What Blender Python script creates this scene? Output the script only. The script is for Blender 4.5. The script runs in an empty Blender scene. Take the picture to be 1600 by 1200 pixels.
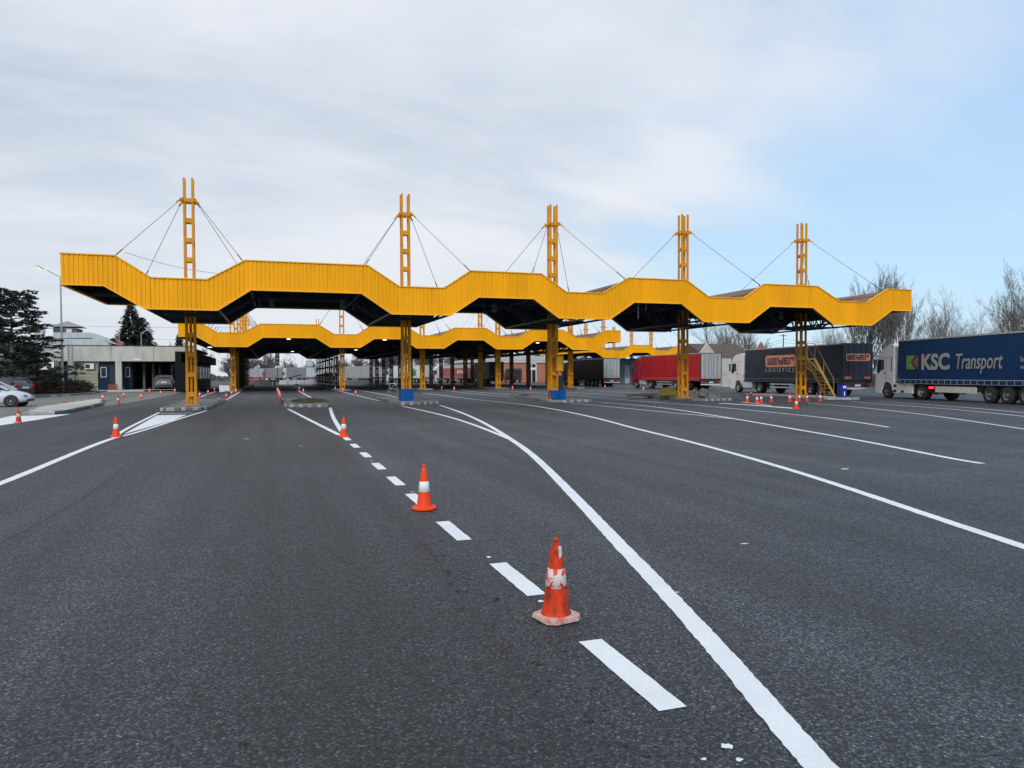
import bpy, math, random
from math import sin, cos, tan, atan, pi, radians, sqrt, floor
from mathutils import Vector, Matrix
random.seed(7)
scn = bpy.context.scene
COL = scn.collection

# ---------------------------------------------------------------- camera
F = 1140.0; CH = 1.65; PPY = 616.0
YAW = atan(372 / F); PIT = atan(30.4 / F); ROLL = 0.0037
fw = Vector((sin(YAW) * cos(PIT), cos(YAW) * cos(PIT), -sin(PIT)))
rt0 = Vector((cos(YAW), -sin(YAW), 0)); up0 = rt0.cross(fw)
rt = rt0 * cos(ROLL) - up0 * sin(ROLL); up = rt.cross(fw)
cd = bpy.data.cameras.new("camera"); cam = bpy.data.objects.new("camera", cd); COL.objects.link(cam)
cd.sensor_fit = 'HORIZONTAL'; cd.sensor_width = 36; cd.lens = 36 * F / 1600
cd.shift_y = (PPY - 600) / 1600
cd.clip_start = 0.1; cd.clip_end = 4000
M4 = Matrix((rt, up, -fw)).transposed().to_4x4(); M4.translation = Vector((0, 0, CH))
cam.matrix_world = M4
scn.camera = cam

def g(x, y, z=0.0):
    """ground point seen at a photograph position (used to survey the place)"""
    d = rt * ((x - 800) / F) - up * ((y - PPY) / F) + fw
    t = (z - CH) / d.z
    return (d.x * t, d.y * t)
def pY(x, y, Y):
    d = rt * ((x - 800) / F) - up * ((y - PPY) / F) + fw
    t = Y / d.y
    return (d.x * t, CH + d.z * t)

# ---------------------------------------------------------------- world
w = bpy.data.worlds.new("World"); scn.world = w; w.use_nodes = True
nt = w.node_tree; nt.nodes.clear()
def N(nt, t, **k):
    n = nt.nodes.new(t)
    for a, b in k.items():
        if a.startswith('i_'):
            n.inputs[int(a[2:]) if a[2:].isdigit() else a[2:].replace('_', ' ')].default_value = b
        else: setattr(n, a, b)
    return n
def L(nt, a, b): nt.links.new(a, b)
def math_(nt, op, a, b=None, c=None, clamp=False):
    n = nt.nodes.new('ShaderNodeMath'); n.operation = op; n.use_clamp = clamp
    for i, v in enumerate((a, b, c)):
        if v is None: continue
        if isinstance(v, (int, float)): n.inputs[i].default_value = v
        else: nt.links.new(v, n.inputs[i])
    return n.outputs[0]
def mixc(nt, f, a, b, mode='MIX'):
    n = nt.nodes.new('ShaderNodeMix'); n.data_type = 'RGBA'; n.blend_type = mode
    for s, v in ((0, f), (6, a), (7, b)):
        if isinstance(v, (int, float)): n.inputs[s].default_value = v
        elif isinstance(v, tuple): n.inputs[s].default_value = (v + (1,))[:4]
        else: nt.links.new(v, n.inputs[s])
    return n.outputs[2]
def ramp(nt, fac, stops):
    n = nt.nodes.new('ShaderNodeValToRGB')
    el = n.color_ramp.elements
    while len(el) < len(stops): el.new(0.5)
    for e, (p, c) in zip(el, stops):
        e.position = p; e.color = (c, c, c, 1) if isinstance(c, (int, float)) else (c + (1,))[:4]
    nt.links.new(fac, n.inputs[0]); return n.outputs[0]

SUN_EL = radians(32); SUN_AZ = radians(205)   # compass-like, from +Y clockwise: behind and to the left of the camera
tc = N(nt, 'ShaderNodeTexCoord')
sky = N(nt, 'ShaderNodeTexSky', sky_type='NISHITA', sun_disc=False)
sky.sun_elevation = SUN_EL; sky.sun_rotation = SUN_AZ; sky.air_density = 1.0; sky.dust_density = 1.6; sky.ozone_density = 1.2
skyc = mixc(nt, 1.0, sky.outputs[0], (0.118, 0.118, 0.118), 'MULTIPLY')
sep = N(nt, 'ShaderNodeSeparateXYZ'); L(nt, tc.outputs['Generated'], sep.inputs[0])
zc = math_(nt, 'MAXIMUM', sep.outputs[2], 0.0)
# clear-sky part pulled towards the photograph's pale blue
blue = ramp(nt, zc, [(0.0, (0.60, 0.76, 0.86)), (0.10, (0.46, 0.68, 0.88)), (0.35, (0.40, 0.58, 0.82)), (0.9, (0.28, 0.46, 0.80))])
blue = mixc(nt, 0.12, blue, skyc)
# cloud layer seen in perspective
zz = math_(nt, 'ADD', zc, 0.16)
cx = math_(nt, 'DIVIDE', sep.outputs[0], zz); cy = math_(nt, 'DIVIDE', sep.outputs[1], zz)
cmb = N(nt, 'ShaderNodeCombineXYZ'); L(nt, cx, cmb.inputs[0]); L(nt, cy, cmb.inputs[1])
mp = N(nt, 'ShaderNodeMapping'); L(nt, cmb.outputs[0], mp.inputs[0])
mp.inputs['Rotation'].default_value = (0, 0, 0.5); mp.inputs['Scale'].default_value = (0.55, 1.0, 1)
n1 = N(nt, 'ShaderNodeTexNoise', i_Scale=0.9, i_Detail=8.0, i_Roughness=0.52, i_Distortion=0.35); L(nt, mp.outputs[0], n1.inputs['Vector'])
n2 = N(nt, 'ShaderNodeTexNoise', i_Scale=2.6, i_Detail=7.0, i_Roughness=0.58, i_Distortion=0.35); L(nt, mp.outputs[0], n2.inputs['Vector'])
# the bank of cloud lies to the left of a line across the sky; blue opens to the right
side = math_(nt, 'MULTIPLY', sep.outputs[0], 1.0)
side = math_(nt, 'ADD', side, math_(nt, 'MULTIPLY', sep.outputs[1], -0.47))
side = math_(nt, 'ADD', math_(nt, 'ADD', side, 0.22), math_(nt, 'MULTIPLY', zc, -0.95))
side = math_(nt, 'ADD', side, math_(nt, 'MULTIPLY', math_(nt, 'SUBTRACT', n1.outputs[0], 0.5), -1.3))
cover = ramp(nt, math_(nt, 'ADD', side, 0.5), [(0.38, 1.0), (0.52, 0.82), (0.66, 0.38), (0.84, 0.04)])
cover = math_(nt, 'ADD', cover, math_(nt, 'MULTIPLY', math_(nt, 'SUBTRACT', n2.outputs[0], 0.5), 0.55), clamp=True)
cl = ramp(nt, n1.outputs[0], [(0.34, (0.44, 0.515, 0.62)), (0.46, (0.55, 0.605, 0.69)), (0.57, (0.71, 0.735, 0.79))])
cl = mixc(nt, ramp(nt, n2.outputs[0], [(0.38, 0.0), (0.66, 0.55)]), cl, (0.67, 0.705, 0.76))
cl = mixc(nt, ramp(nt, zc, [(0.0, 0.75), (0.25, 0.0)]), cl, (0.65, 0.685, 0.725))
skyf = mixc(nt, cover, blue, cl)
bg = N(nt, 'ShaderNodeBackground', i_1=1.0); L(nt, skyf, bg.inputs[0])
wo = N(nt, 'ShaderNodeOutputWorld'); L(nt, bg.outputs[0], wo.inputs[0])

sd = bpy.data.lights.new("sun", 'SUN'); sd.energy = 1.35; sd.angle = radians(16); sd.color = (1.0, 0.965, 0.91)
so = bpy.data.objects.new("sun", sd); COL.objects.link(so)
sdir = Vector((sin(SUN_AZ) * cos(SUN_EL), cos(SUN_AZ) * cos(SUN_EL), sin(SUN_EL)))
so.rotation_euler = sdir.to_track_quat('Z', 'Y').to_euler()
so.location = (-20, -30, 40)
scn.view_settings.view_transform = 'Standard'; scn.view_settings.look = 'None'
scn.view_settings.exposure = 0.24; scn.view_settings.gamma = 1.0
scn.cycles.max_bounces = 6; scn.cycles.diffuse_bounces = 3; scn.cycles.glossy_bounces = 3
scn.cycles.transparent_max_bounces = 8

# ---------------------------------------------------------------- materials
_m = {}
def mat(name, col, rough=0.6, metal=0.0, var=0.12, vs=3.0, bump=0.0, bs=40.0, spec=0.5, dirt=None, dirtc=(0.08, 0.07, 0.06), ds=1.2, emit=None, vsc=None, dt=0.5):
    if name in _m: return _m[name]
    m = bpy.data.materials.new(name); m.use_nodes = True; t = m.node_tree
    b = t.nodes['Principled BSDF']; _m[name] = m
    b.inputs['Roughness'].default_value = rough; b.inputs['Metallic'].default_value = metal
    b.inputs['Specular IOR Level'].default_value = spec
    co = N(t, 'ShaderNodeTexCoord'); src = co.outputs['Object']
    if vsc:
        mpp = N(t, 'ShaderNodeMapping'); mpp.inputs['Scale'].default_value = vsc; L(t, src, mpp.inputs[0]); src = mpp.outputs[0]
    no = N(t, 'ShaderNodeTexNoise', i_Scale=vs, i_Detail=5.0, i_Roughness=0.6); L(t, src, no.inputs['Vector'])
    lo = tuple(c * (1 - var) for c in col); hi = tuple(min(1, c * (1 + var)) for c in col)
    c = ramp(t, no.outputs[0], [(0.3, lo), (0.7, hi)])
    if dirt:
        nd = N(t, 'ShaderNodeTexNoise', i_Scale=ds, i_Detail=9.0, i_Roughness=0.68); L(t, src, nd.inputs['Vector'])
        f = ramp(t, nd.outputs[0], [(dt, 0.0), (dt + 0.18, dirt)])
        c = mixc(t, f, c, dirtc)
    L(t, c, b.inputs['Base Color'])
    if bump:
        nb = N(t, 'ShaderNodeTexNoise', i_Scale=bs, i_Detail=4.0); L(t, co.outputs['Object'], nb.inputs['Vector'])
        bp = N(t, 'ShaderNodeBump', i_Strength=bump, i_Distance=0.01); L(t, nb.outputs[0], bp.inputs['Height']); L(t, bp.outputs[0], b.inputs['Normal'])
    if emit:
        b.inputs['Emission Color'].default_value = (emit[0], emit[1], emit[2], 1); b.inputs['Emission Strength'].default_value = emit[3]
    return m

def asphalt_material():
    m = bpy.data.materials.new('asphalt'); m.use_nodes = True; t = m.node_tree; b = t.nodes['Principled BSDF']
    geo = N(t, 'ShaderNodeNewGeometry'); P = geo.outputs['Position']
    sp = N(t, 'ShaderNodeSeparateXYZ'); L(t, P, sp.inputs[0])
    # aggregate
    v = N(t, 'ShaderNodeTexVoronoi', i_Scale=100.0); L(t, P, v.inputs['Vector'])
    hsv = N(t, 'ShaderNodeSeparateColor'); L(t, v.outputs['Color'], hsv.inputs[0])
    n = N(t, 'ShaderNodeTexNoise', i_Scale=48.0, i_Detail=6.0, i_Roughness=0.80); L(t, P, n.inputs['Vector'])
    n3 = N(t, 'ShaderNodeTexNoise', i_Scale=9.0, i_Detail=5.0, i_Roughness=0.7); L(t, P, n3.inputs['Vector'])
    fine = ramp(t, n.outputs[0], [(0.36, 0.15), (0.5, 0.85), (0.62, 2.3)])
    agg = ramp(t, hsv.outputs[0], [(0.0, 0.55), (0.7, 1.0), (0.93, 1.25), (1.0, 1.6)])
    n4 = N(t, 'ShaderNodeTexNoise', i_Scale=22.0, i_Detail=3.0, i_Roughness=0.7); L(t, P, n4.inputs['Vector'])
    med = math_(t, 'MULTIPLY', ramp(t, n3.outputs[0], [(0.3, 0.78), (0.7, 1.22)]), ramp(t, n4.outputs[0], [(0.32, 0.62), (0.5, 1.0), (0.68, 1.45)]))
    # broad paving passes, drawn out along the lanes
    mpp = N(t, 'ShaderNodeMapping'); mpp.inputs['Scale'].default_value = (0.55, 0.05, 1); L(t, P, mpp.inputs[0])
    br = N(t, 'ShaderNodeTexNoise', i_Scale=1.0, i_Detail=4.0, i_Roughness=0.6, i_Distortion=0.3); L(t, mpp.outputs[0], br.inputs['Vector'])
    mp2 = N(t, 'ShaderNodeMapping'); mp2.inputs['Scale'].default_value = (0.10, 0.35, 1); L(t, P, mp2.inputs[0])
    br2 = N(t, 'ShaderNodeTexNoise', i_Scale=1.0, i_Detail=6.0, i_Roughness=0.65, i_Distortion=0.8); L(t, mp2.outputs[0], br2.inputs['Vector'])
    mp3 = N(t, 'ShaderNodeMapping'); mp3.inputs['Scale'].default_value = (1.7, 0.03, 1); mp3.inputs['Rotation'].default_value = (0, 0, 0.03); L(t, P, mp3.inputs[0])
    trk = N(t, 'ShaderNodeTexNoise', i_Scale=1.0, i_Detail=2.0, i_Roughness=0.5); L(t, mp3.outputs[0], trk.inputs['Vector'])
    stn = N(t, 'ShaderNodeTexNoise', i_Scale=1.6, i_Detail=5.0, i_Roughness=0.7); L(t, P, stn.inputs['Vector'])
    tk_ = math_(t, 'MULTIPLY', ramp(t, trk.outputs[0], [(0.36, 0.84), (0.5, 1.0), (0.64, 1.14)]), ramp(t, stn.outputs[0], [(0.25, 0.72), (0.38, 1.0), (0.68, 1.08)]))
    broad = math_(t, 'MULTIPLY', ramp(t, br.outputs[0], [(0.34, 0.74), (0.66, 1.36)]), ramp(t, br2.outputs[0], [(0.3, 0.80), (0.55, 1.0), (0.72, 1.42)]))
    # left of the paving seam the mat is coarser
    seam = math_(t, 'SUBTRACT', math_(t, 'ADD', math_(t, 'MULTIPLY', sp.outputs[1], 0.012), 1.30), sp.outputs[0])
    coarse = ramp(t, math_(t, 'ADD', seam, 0.5), [(0.47, 0.0), (0.53, 1.0)])
    k = math_(t, 'MULTIPLY', fine, agg)
    v2 = N(t, 'ShaderNodeTexVoronoi', i_Scale=62.0, i_Randomness=1.0); L(t, P, v2.inputs['Vector'])
    s2 = N(t, 'ShaderNodeSeparateColor'); L(t, v2.outputs['Color'], s2.inputs[0])
    k = math_(t, 'MULTIPLY', k, ramp(t, v2.outputs['Distance'], [(0.0, 1.25), (0.35, 1.05), (0.62, 0.30)]))
    k = math_(t, 'MULTIPLY', k, ramp(t, s2.outputs[1], [(0.0, 0.45), (0.75, 1.2), (0.97, 1.25), (1.0, 1.7)]))
    k = math_(t, 'MULTIPLY', k, med)
    k = math_(t, 'MULTIPLY', math_(t, 'MULTIPLY', k, broad), tk_)
    # pits in the coarse mat
    pit = N(t, 'ShaderNodeTexNoise', i_Scale=14.0, i_Detail=3.0, i_Roughness=0.8); L(t, P, pit.inputs['Vector'])
    pf = math_(t, 'MULTIPLY', ramp(t, pit.outputs[0], [(0.58, 0.0), (0.66, 0.75)]), coarse)
    k = math_(t, 'MULTIPLY', k, math_(t, 'SUBTRACT', 1.0, pf))
    tone = mixc(t, coarse, (0.110, 0.127, 0.145), (0.090, 0.102, 0.115))
    warm = N(t, 'ShaderNodeTexNoise', i_Scale=0.45, i_Detail=3.0); L(t, P, warm.inputs['Vector'])
    tone = mixc(t, ramp(t, warm.outputs[0], [(0.5, 0.0), (0.7, 0.35)]), tone, (0.105, 0.104, 0.103))
    cc = N(t, 'ShaderNodeVectorMath', operation='SCALE'); L(t, tone, cc.inputs[0]); L(t, k, cc.inputs['Scale'])
    L(t, cc.outputs[0], b.inputs['Base Color'])
    b.inputs['Roughness'].default_value = 0.62; b.inputs['Specular IOR Level'].default_value = 0.55
    hb = math_(t, 'ADD', n.outputs[0], math_(t, 'MULTIPLY', v.outputs['Distance'], -0.8))
    bp = N(t, 'ShaderNodeBump', i_Strength=1.0, i_Distance=0.02); L(t, hb, bp.inputs['Height']); L(t, bp.outputs[0], b.inputs['Normal'])
    return m

def paint_material():
    m = bpy.data.materials.new('road_paint'); m.use_nodes = True; t = m.node_tree; b = t.nodes['Principled BSDF']
    geo = N(t, 'ShaderNodeNewGeometry'); P = geo.outputs['Position']
    n = N(t, 'ShaderNodeTexNoise', i_Scale=75.0, i_Detail=5.0, i_Roughness=0.8); L(t, P, n.inputs['Vector'])
    n2 = N(t, 'ShaderNodeTexNoise', i_Scale=2.0, i_Detail=5.0); L(t, P, n2.inputs['Vector'])
    c = ramp(t, n.outputs[0], [(0.25, (0.25, 0.27, 0.29)), (0.38, (0.76, 0.79, 0.81)), (0.7, (0.88, 0.91, 0.93))])
    c = mixc(t, ramp(t, n2.outputs[0], [(0.35, 0.18), (0.6, 0.0)]), c, (0.45, 0.47, 0.48))
    L(t, c, b.inputs['Base Color']); b.inputs['Roughness'].default_value = 0.7
    bp = N(t, 'ShaderNodeBump', i_Strength=0.5, i_Distance=0.006); L(t, n.outputs[0], bp.inputs['Height']); L(t, bp.outputs[0], b.inputs['Normal'])
    return m

ASPH = asphalt_material(); PAINT = paint_material()
YEL = mat('yellow_sheet', (0.92, 0.41, 0.002), 0.5, var=0.05, vs=0.8, dirt=0.2, dirtc=(0.60, 0.25, 0.004), ds=0.6, vsc=(1, 1, 0.25), spec=0.2)
def sheet(m):
    t = m.node_tree; b = t.nodes['Principled BSDF']; base = b.inputs['Base Color'].links[0].from_socket
    co = N(t, 'ShaderNodeTexCoord'); sp = N(t, 'ShaderNodeSeparateXYZ'); L(t, co.outputs['Object'], sp.inputs[0])
    k = math_(t, 'FLOOR', math_(t, 'MULTIPLY', sp.outputs[0], 1 / 1.14)); wn = N(t, 'ShaderNodeTexWhiteNoise', noise_dimensions='1D'); L(t, k, wn.inputs['W'])
    mp = N(t, 'ShaderNodeMapping'); mp.inputs['Scale'].default_value = (7, 7, .35); L(t, co.outputs['Object'], mp.inputs[0])
    st = N(t, 'ShaderNodeTexNoise', i_Scale=1.0, i_Detail=4.0, i_Roughness=0.65); L(t, mp.outputs[0], st.inputs['Vector'])
    f = math_(t, 'MULTIPLY', math_(t, 'ADD', math_(t, 'MULTIPLY', wn.outputs[0], 0.12), 0.94), ramp(t, st.outputs[0], [(0.28, 0.80), (0.45, 1.0), (0.75, 1.06)]))
    sc = N(t, 'ShaderNodeVectorMath', operation='SCALE'); L(t, base, sc.inputs[0]); L(t, f, sc.inputs['Scale']); L(t, sc.outputs[0], b.inputs['Base Color'])
sheet(YEL)
YELT = mat('yellow_trim', (0.92, 0.47, 0.03), 0.5, var=0.05, spec=0.25)
YSTEEL = mat('yellow_steel', (0.70, 0.29, 0.006), 0.5, spec=0.25, var=0.12, vs=2.0, dirt=0.55, dirtc=(0.28, 0.13, 0.03), ds=2.5)
ROOFT = mat('rusty_roof_sheet', (0.22, 0.125, 0.075), 0.8, var=0.3, vs=1.0, dirt=0.6, dirtc=(0.10, 0.06, 0.045), ds=0.7)
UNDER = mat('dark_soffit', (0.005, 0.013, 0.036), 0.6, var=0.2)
TRUSS = mat('dark_steel', (0.010, 0.015, 0.028), 0.5, var=0.3)
COLD = mat('dark_column_and_mast_shade', (0.045, 0.03, 0.016), 0.6, var=0.3)  # dark steel of short columns; also painted-in shade on lower inner masts
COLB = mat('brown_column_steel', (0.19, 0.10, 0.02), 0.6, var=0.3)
CABLE = mat('cable_steel', (0.20, 0.18, 0.16), 0.5, metal=0.3)
CONC = mat('concrete', (0.52, 0.52, 0.47), 0.85, var=0.12, vs=1.5, bump=0.4, bs=20, dirt=0.5, dirtc=(0.22, 0.22, 0.19), ds=0.6, vsc=(1, 1, 0.4))
KERBD = mat('kerb_dark', (0.15, 0.155, 0.155), 0.85, var=0.35, vs=5, bump=0.6, bs=25, dirt=0.5, dirtc=(0.3, 0.3, 0.29), ds=6)
KERBL = mat('kerb_light', (0.40, 0.41, 0.41), 0.85, var=0.25, vs=6, bump=0.6, bs=25, dirt=0.85, dirtc=(0.13, 0.13, 0.13), ds=5)
PAVE = mat('island_paving', (0.24, 0.245, 0.235), 0.9, var=0.25, vs=3, bump=0.5, bs=15, dirt=0.5, dirtc=(0.12, 0.12, 0.10), ds=1.5)
DIRT = mat('soil_weeds', (0.10, 0.085, 0.045), 0.95, var=0.5, vs=9, bump=0.8, bs=12)
ORANGE = mat('cone_orange', (0.84, 0.065, 0.010), 0.5, spec=0.25, var=0.06, vs=6)
RED = mat('cone_red', (0.62, 0.045, 0.03), 0.5, var=0.2, vs=6)
WORN = mat('worn_orange', (0.74, 0.050, 0.010), 0.6, var=0.12, vs=6, dirt=0.85, dirtc=(0.08, 0.03, 0.02), ds=13, spec=0.2, vsc=(1, 1, .6), dt=.44)
def worn_band():
    m = bpy.data.materials.new('peeled_band'); m.use_nodes = True; t = m.node_tree; b = t.nodes['Principled BSDF']
    co = N(t, 'ShaderNodeTexCoord')
    n = N(t, 'ShaderNodeTexNoise', i_Scale=16.0, i_Detail=3.0, i_Roughness=0.5); L(t, co.outputs['Object'], n.inputs['Vector'])
    n2 = N(t, 'ShaderNodeTexNoise', i_Scale=60.0, i_Detail=5.0, i_Roughness=0.8); L(t, co.outputs['Object'], n2.inputs['Vector'])
    c = mixc(t, ramp(t, n.outputs[0], [(0.54, 0.0), (0.56, 1.0)]), (0.66, 0.60, 0.57), (0.74, 0.05, 0.01))
    c = mixc(t, ramp(t, n2.outputs[0], [(0.58, 0.0), (0.66, 0.7)]), c, (0.25, 0.12, 0.10))
    L(t, c, b.inputs['Base Color']); b.inputs['Roughness'].default_value = 0.6
    return m
WBAND = worn_band()
WCHIP = mat('scuffed_white', (0.66, 0.60, 0.56), 0.6, var=0.2, vs=30)
WBASE = mat('worn_cone_base', (0.62, 0.15, 0.10), 0.8, var=0.35, vs=22, dirt=0.95, dirtc=(0.56, 0.48, 0.45), ds=16, bump=0.6, bs=40, dt=.40)
WHITE = mat('white_band', (0.78, 0.78, 0.80), 0.4, var=0.06)
BLUE = mat('blue_tarp', (0.004, 0.085, 0.33), 0.6, spec=0.15, var=0.15, vs=2, bump=0.6, bs=6, dirt=0.4, dirtc=(0.03, 0.12, 0.28), ds=3)
BLACK = mat('black_rubber', (0.018, 0.018, 0.019), 0.75, var=0.3, vs=8, dirt=0.5, dirtc=(0.09, 0.085, 0.075), ds=5)
DARK = mat('dark_plastic', (0.022, 0.024, 0.028), 0.5, var=0.2)
RIM = mat('rim_steel', (0.38, 0.38, 0.38), 0.4, metal=0.5, var=0.2, dirt=0.5, ds=8)
RIMD = mat('dirty_rim', (0.15, 0.14, 0.13), 0.7, var=0.3, dirt=0.5, ds=8)
GLASS = mat('dark_glass', (0.02, 0.03, 0.04), 0.08, var=0.1, spec=0.9)
GLASSL = mat('pale_glass', (0.16, 0.19, 0.21), 0.1, var=0.4, vs=1.5, spec=0.9)
GALV = mat('galvanised', (0.36, 0.38, 0.40), 0.5, metal=0.4, var=0.15)
LENSR = mat('red_lens', (0.5, 0.012, 0.012), 0.25)
LITR = mat('lit_red_lens', (0.8, 0.02, 0.03), 0.3, emit=(1.0, 0.03, 0.05, 1.6))
LENSO = mat('amber_marker', (0.75, 0.22, 0.03), 0.4)
BARK = mat('bark', (0.17, 0.15, 0.135), 0.9, var=0.3, vs=4)
BARKF = mat('far_bark', (0.16, 0.15, 0.165), 0.95, var=0.25, vs=4)

# ---------------------------------------------------------------- mesh builder
class MB:
    def __init__(s): s.v = []; s.f = []; s.mi = []; s.mats = []; s.cur = 0; s.sm = []; s.smooth = False
    def m(s, material):
        if material not in s.mats: s.mats.append(material)
        s.cur = s.mats.index(material); return s
    def face(s, idx): s.f.append(idx); s.mi.append(s.cur); s.sm.append(s.smooth)
    def add(s, vs, fs):
        o = len(s.v); s.v += [tuple(p) for p in vs]
        for f in fs: s.face([o + i for i in f])
    def box(s, c, d, rz=0.0, top=1.0):
        hx, hy, hz = d[0] / 2, d[1] / 2, d[2] / 2; vs = []
        for z, k in ((-hz, 1.0), (hz, top)):
            for x, y in ((-hx, -hy), (hx, -hy), (hx, hy), (-hx, hy)):
                x *= k; y *= k
                vs.append((c[0] + x * cos(rz) - y * sin(rz), c[1] + x * sin(rz) + y * cos(rz), c[2] + z))
        s.add(vs, [(0, 3, 2, 1), (4, 5, 6, 7), (0, 1, 5, 4), (1, 2, 6, 5), (2, 3, 7, 6), (3, 0, 4, 7)]); return s
    def bar(s, p, q, w, h=None):
        h = h or w; p = Vector(p); q = Vector(q); d = (q - p)
        if d.length < 1e-6: return s
        d.normalize(); a = Vector((0, 0, 1)) if abs(d.z) < 0.95 else Vector((0, 1, 0))
        u = d.cross(a).normalized() * w / 2; v = u.cross(d).normalized() * h / 2
        vs = [p - u - v, p + u - v, p + u + v, p - u + v, q - u - v, q + u - v, q + u + v, q - u + v]
        s.add(vs, [(0, 3, 2, 1), (4, 5, 6, 7), (0, 1, 5, 4), (1, 2, 6, 5), (2, 3, 7, 6), (3, 0, 4, 7)]); return s
    def tube(s, p, q, r1, r2=None, n=6, caps=True):
        r2 = r1 if r2 is None else r2; p = Vector(p); q = Vector(q); d = q - p
        if d.length < 1e-7: return s
        d.normalize(); a = Vector((0, 0, 1)) if abs(d.z) < 0.9 else Vector((1, 0, 0))
        u = d.cross(a).normalized(); v = d.cross(u)
        vs = [p + (u * cos(2 * pi * i / n) + v * sin(2 * pi * i / n)) * r1 for i in range(n)] + [q + (u * cos(2 * pi * i / n) + v * sin(2 * pi * i / n)) * r2 for i in range(n)]
        fs = [(i, (i + 1) % n, n + (i + 1) % n, n + i) for i in range(n)]
        sm = s.smooth; s.smooth = n > 5; s.add(vs, fs); s.smooth = sm
        if caps:
            s.add(vs, [tuple(range(n))[::-1], tuple(range(n, 2 * n))])
        return s
    def lathe(s, prof, c=(0, 0, 0), n=24, axis='z'):
        vs = []
        for r, h in prof:
            for i in range(n):
                a = 2 * pi * i / n
                p = (r * cos(a), r * sin(a), h) if axis == 'z' else (h, r * cos(a), r * sin(a))
                vs.append((c[0] + p[0], c[1] + p[1], c[2] + p[2]))
        fs = [(k * n + i, k * n + (i + 1) % n, (k + 1) * n + (i + 1) % n, (k + 1) * n + i) for k in range(len(prof) - 1) for i in range(n)]
        sm = s.smooth; s.smooth = True; s.add(vs, fs); s.smooth = sm; return s
    def prism(s, poly, x0, x1, axis='x'):
        """polygon in the plane across `axis`, pushed from x0 to x1"""
        n = len(poly)
        if axis == 'x': vs = [(x0, a, b) for a, b in poly] + [(x1, a, b) for a, b in poly]
        elif axis == 'y': vs = [(a, x0, b) for a, b in poly] + [(a, x1, b) for a, b in poly]
        else: vs = [(a, b, x0) for a, b in poly] + [(a, b, x1) for a, b in poly]
        s.add(vs, [tuple(range(n))[::-1], tuple(range(n, 2 * n))] + [(i, (i + 1) % n, n + (i + 1) % n, n + i) for i in range(n)]); return s
    def quad(s, *p): s.add(p, [tuple(range(len(p)))]); return s
    def build(s, name, parent=None, off=(0, 0, 0), bevel=0.0, fix=True):
        me = bpy.data.meshes.new(name)
        me.from_pydata([(a - off[0], b - off[1], c - off[2]) for a, b, c in s.v], [], s.f)
        for m in s.mats: me.materials.append(m)
        me.polygons.foreach_set('material_index', s.mi); me.polygons.foreach_set('use_smooth', s.sm)
        me.update()
        if fix and len(s.f) < 60000:
            import bmesh
            bm = bmesh.new(); bm.from_mesh(me); bmesh.ops.recalc_face_normals(bm, faces=bm.faces); bm.to_mesh(me); bm.free()
        o = bpy.data.objects.new(name, me); COL.objects.link(o)
        if parent is not None: o.parent = parent
        if bevel:
            b = o.modifiers.new('bevel', 'BEVEL'); b.width = bevel; b.segments = 2; b.limit_method = 'ANGLE'; b.angle_limit = radians(35)
        return o
def B(m): return MB().m(m)
def tag(o, label=None, cat=None, group=None, kind=None):
    if label: o['label'] = label
    if cat: o['category'] = cat
    if group: o['group'] = group
    if kind: o['kind'] = kind
    return o
def thing(name, label, cat, loc=(0, 0, 0), rz=0.0, group=None, sc=1.0):
    o = bpy.data.objects.new(name, None); COL.objects.link(o); o.empty_display_size = 0.3
    o.location = loc; o.rotation_euler = (0, 0, rz); o.scale = (sc, sc, sc)
    return tag(o, label, cat, group)
def struct(o): o['kind'] = 'structure'; return o
def copy_tree(o, parent=None):
    c = o.copy(); COL.objects.link(c)
    if parent is not None: c.parent = parent
    for ch in list(o.children): copy_tree(ch, c)
    return c

# ---------------------------------------------------------------- ground, road
GRASS = mat('rough_grass_ground', (0.085, 0.095, 0.05), 0.95, var=0.4, vs=0.4)
a = B(GRASS); a.quad((-2500, -400, -0.03), (2500, -400, -0.03), (2500, 3000, -0.03), (-2500, 3000, -0.03)); struct(a.build('ground', fix=False))
a = B(ASPH); a.quad((-60, -15, 0), (95, -15, 0), (95, 260, 0), (-60, 260, 0)); struct(a.build('asphalt_road', fix=False))
OLD = mat('old_pavement', (0.19, 0.185, 0.165), 0.9, var=0.2, vs=1.2, bump=0.5, bs=12, dirt=0.6, dirtc=(0.10, 0.10, 0.095), ds=0.35)
pp = [g(-70, 664), g(0, 654.5), g(30, 648.5), g(100, 645), g(160, 633), g(168, 634.8), g(229, 623), g(288, 612), g(302, 608)]
pts = [(x, y, 0.004) for x, y in pp] + [(-11, 89, 0.004), (-58, 89, 0.004), (-58, 30, 0.004)]
a = B(OLD); a.quad(*pts); struct(a.build('parking_pavement', fix=False))

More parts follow.
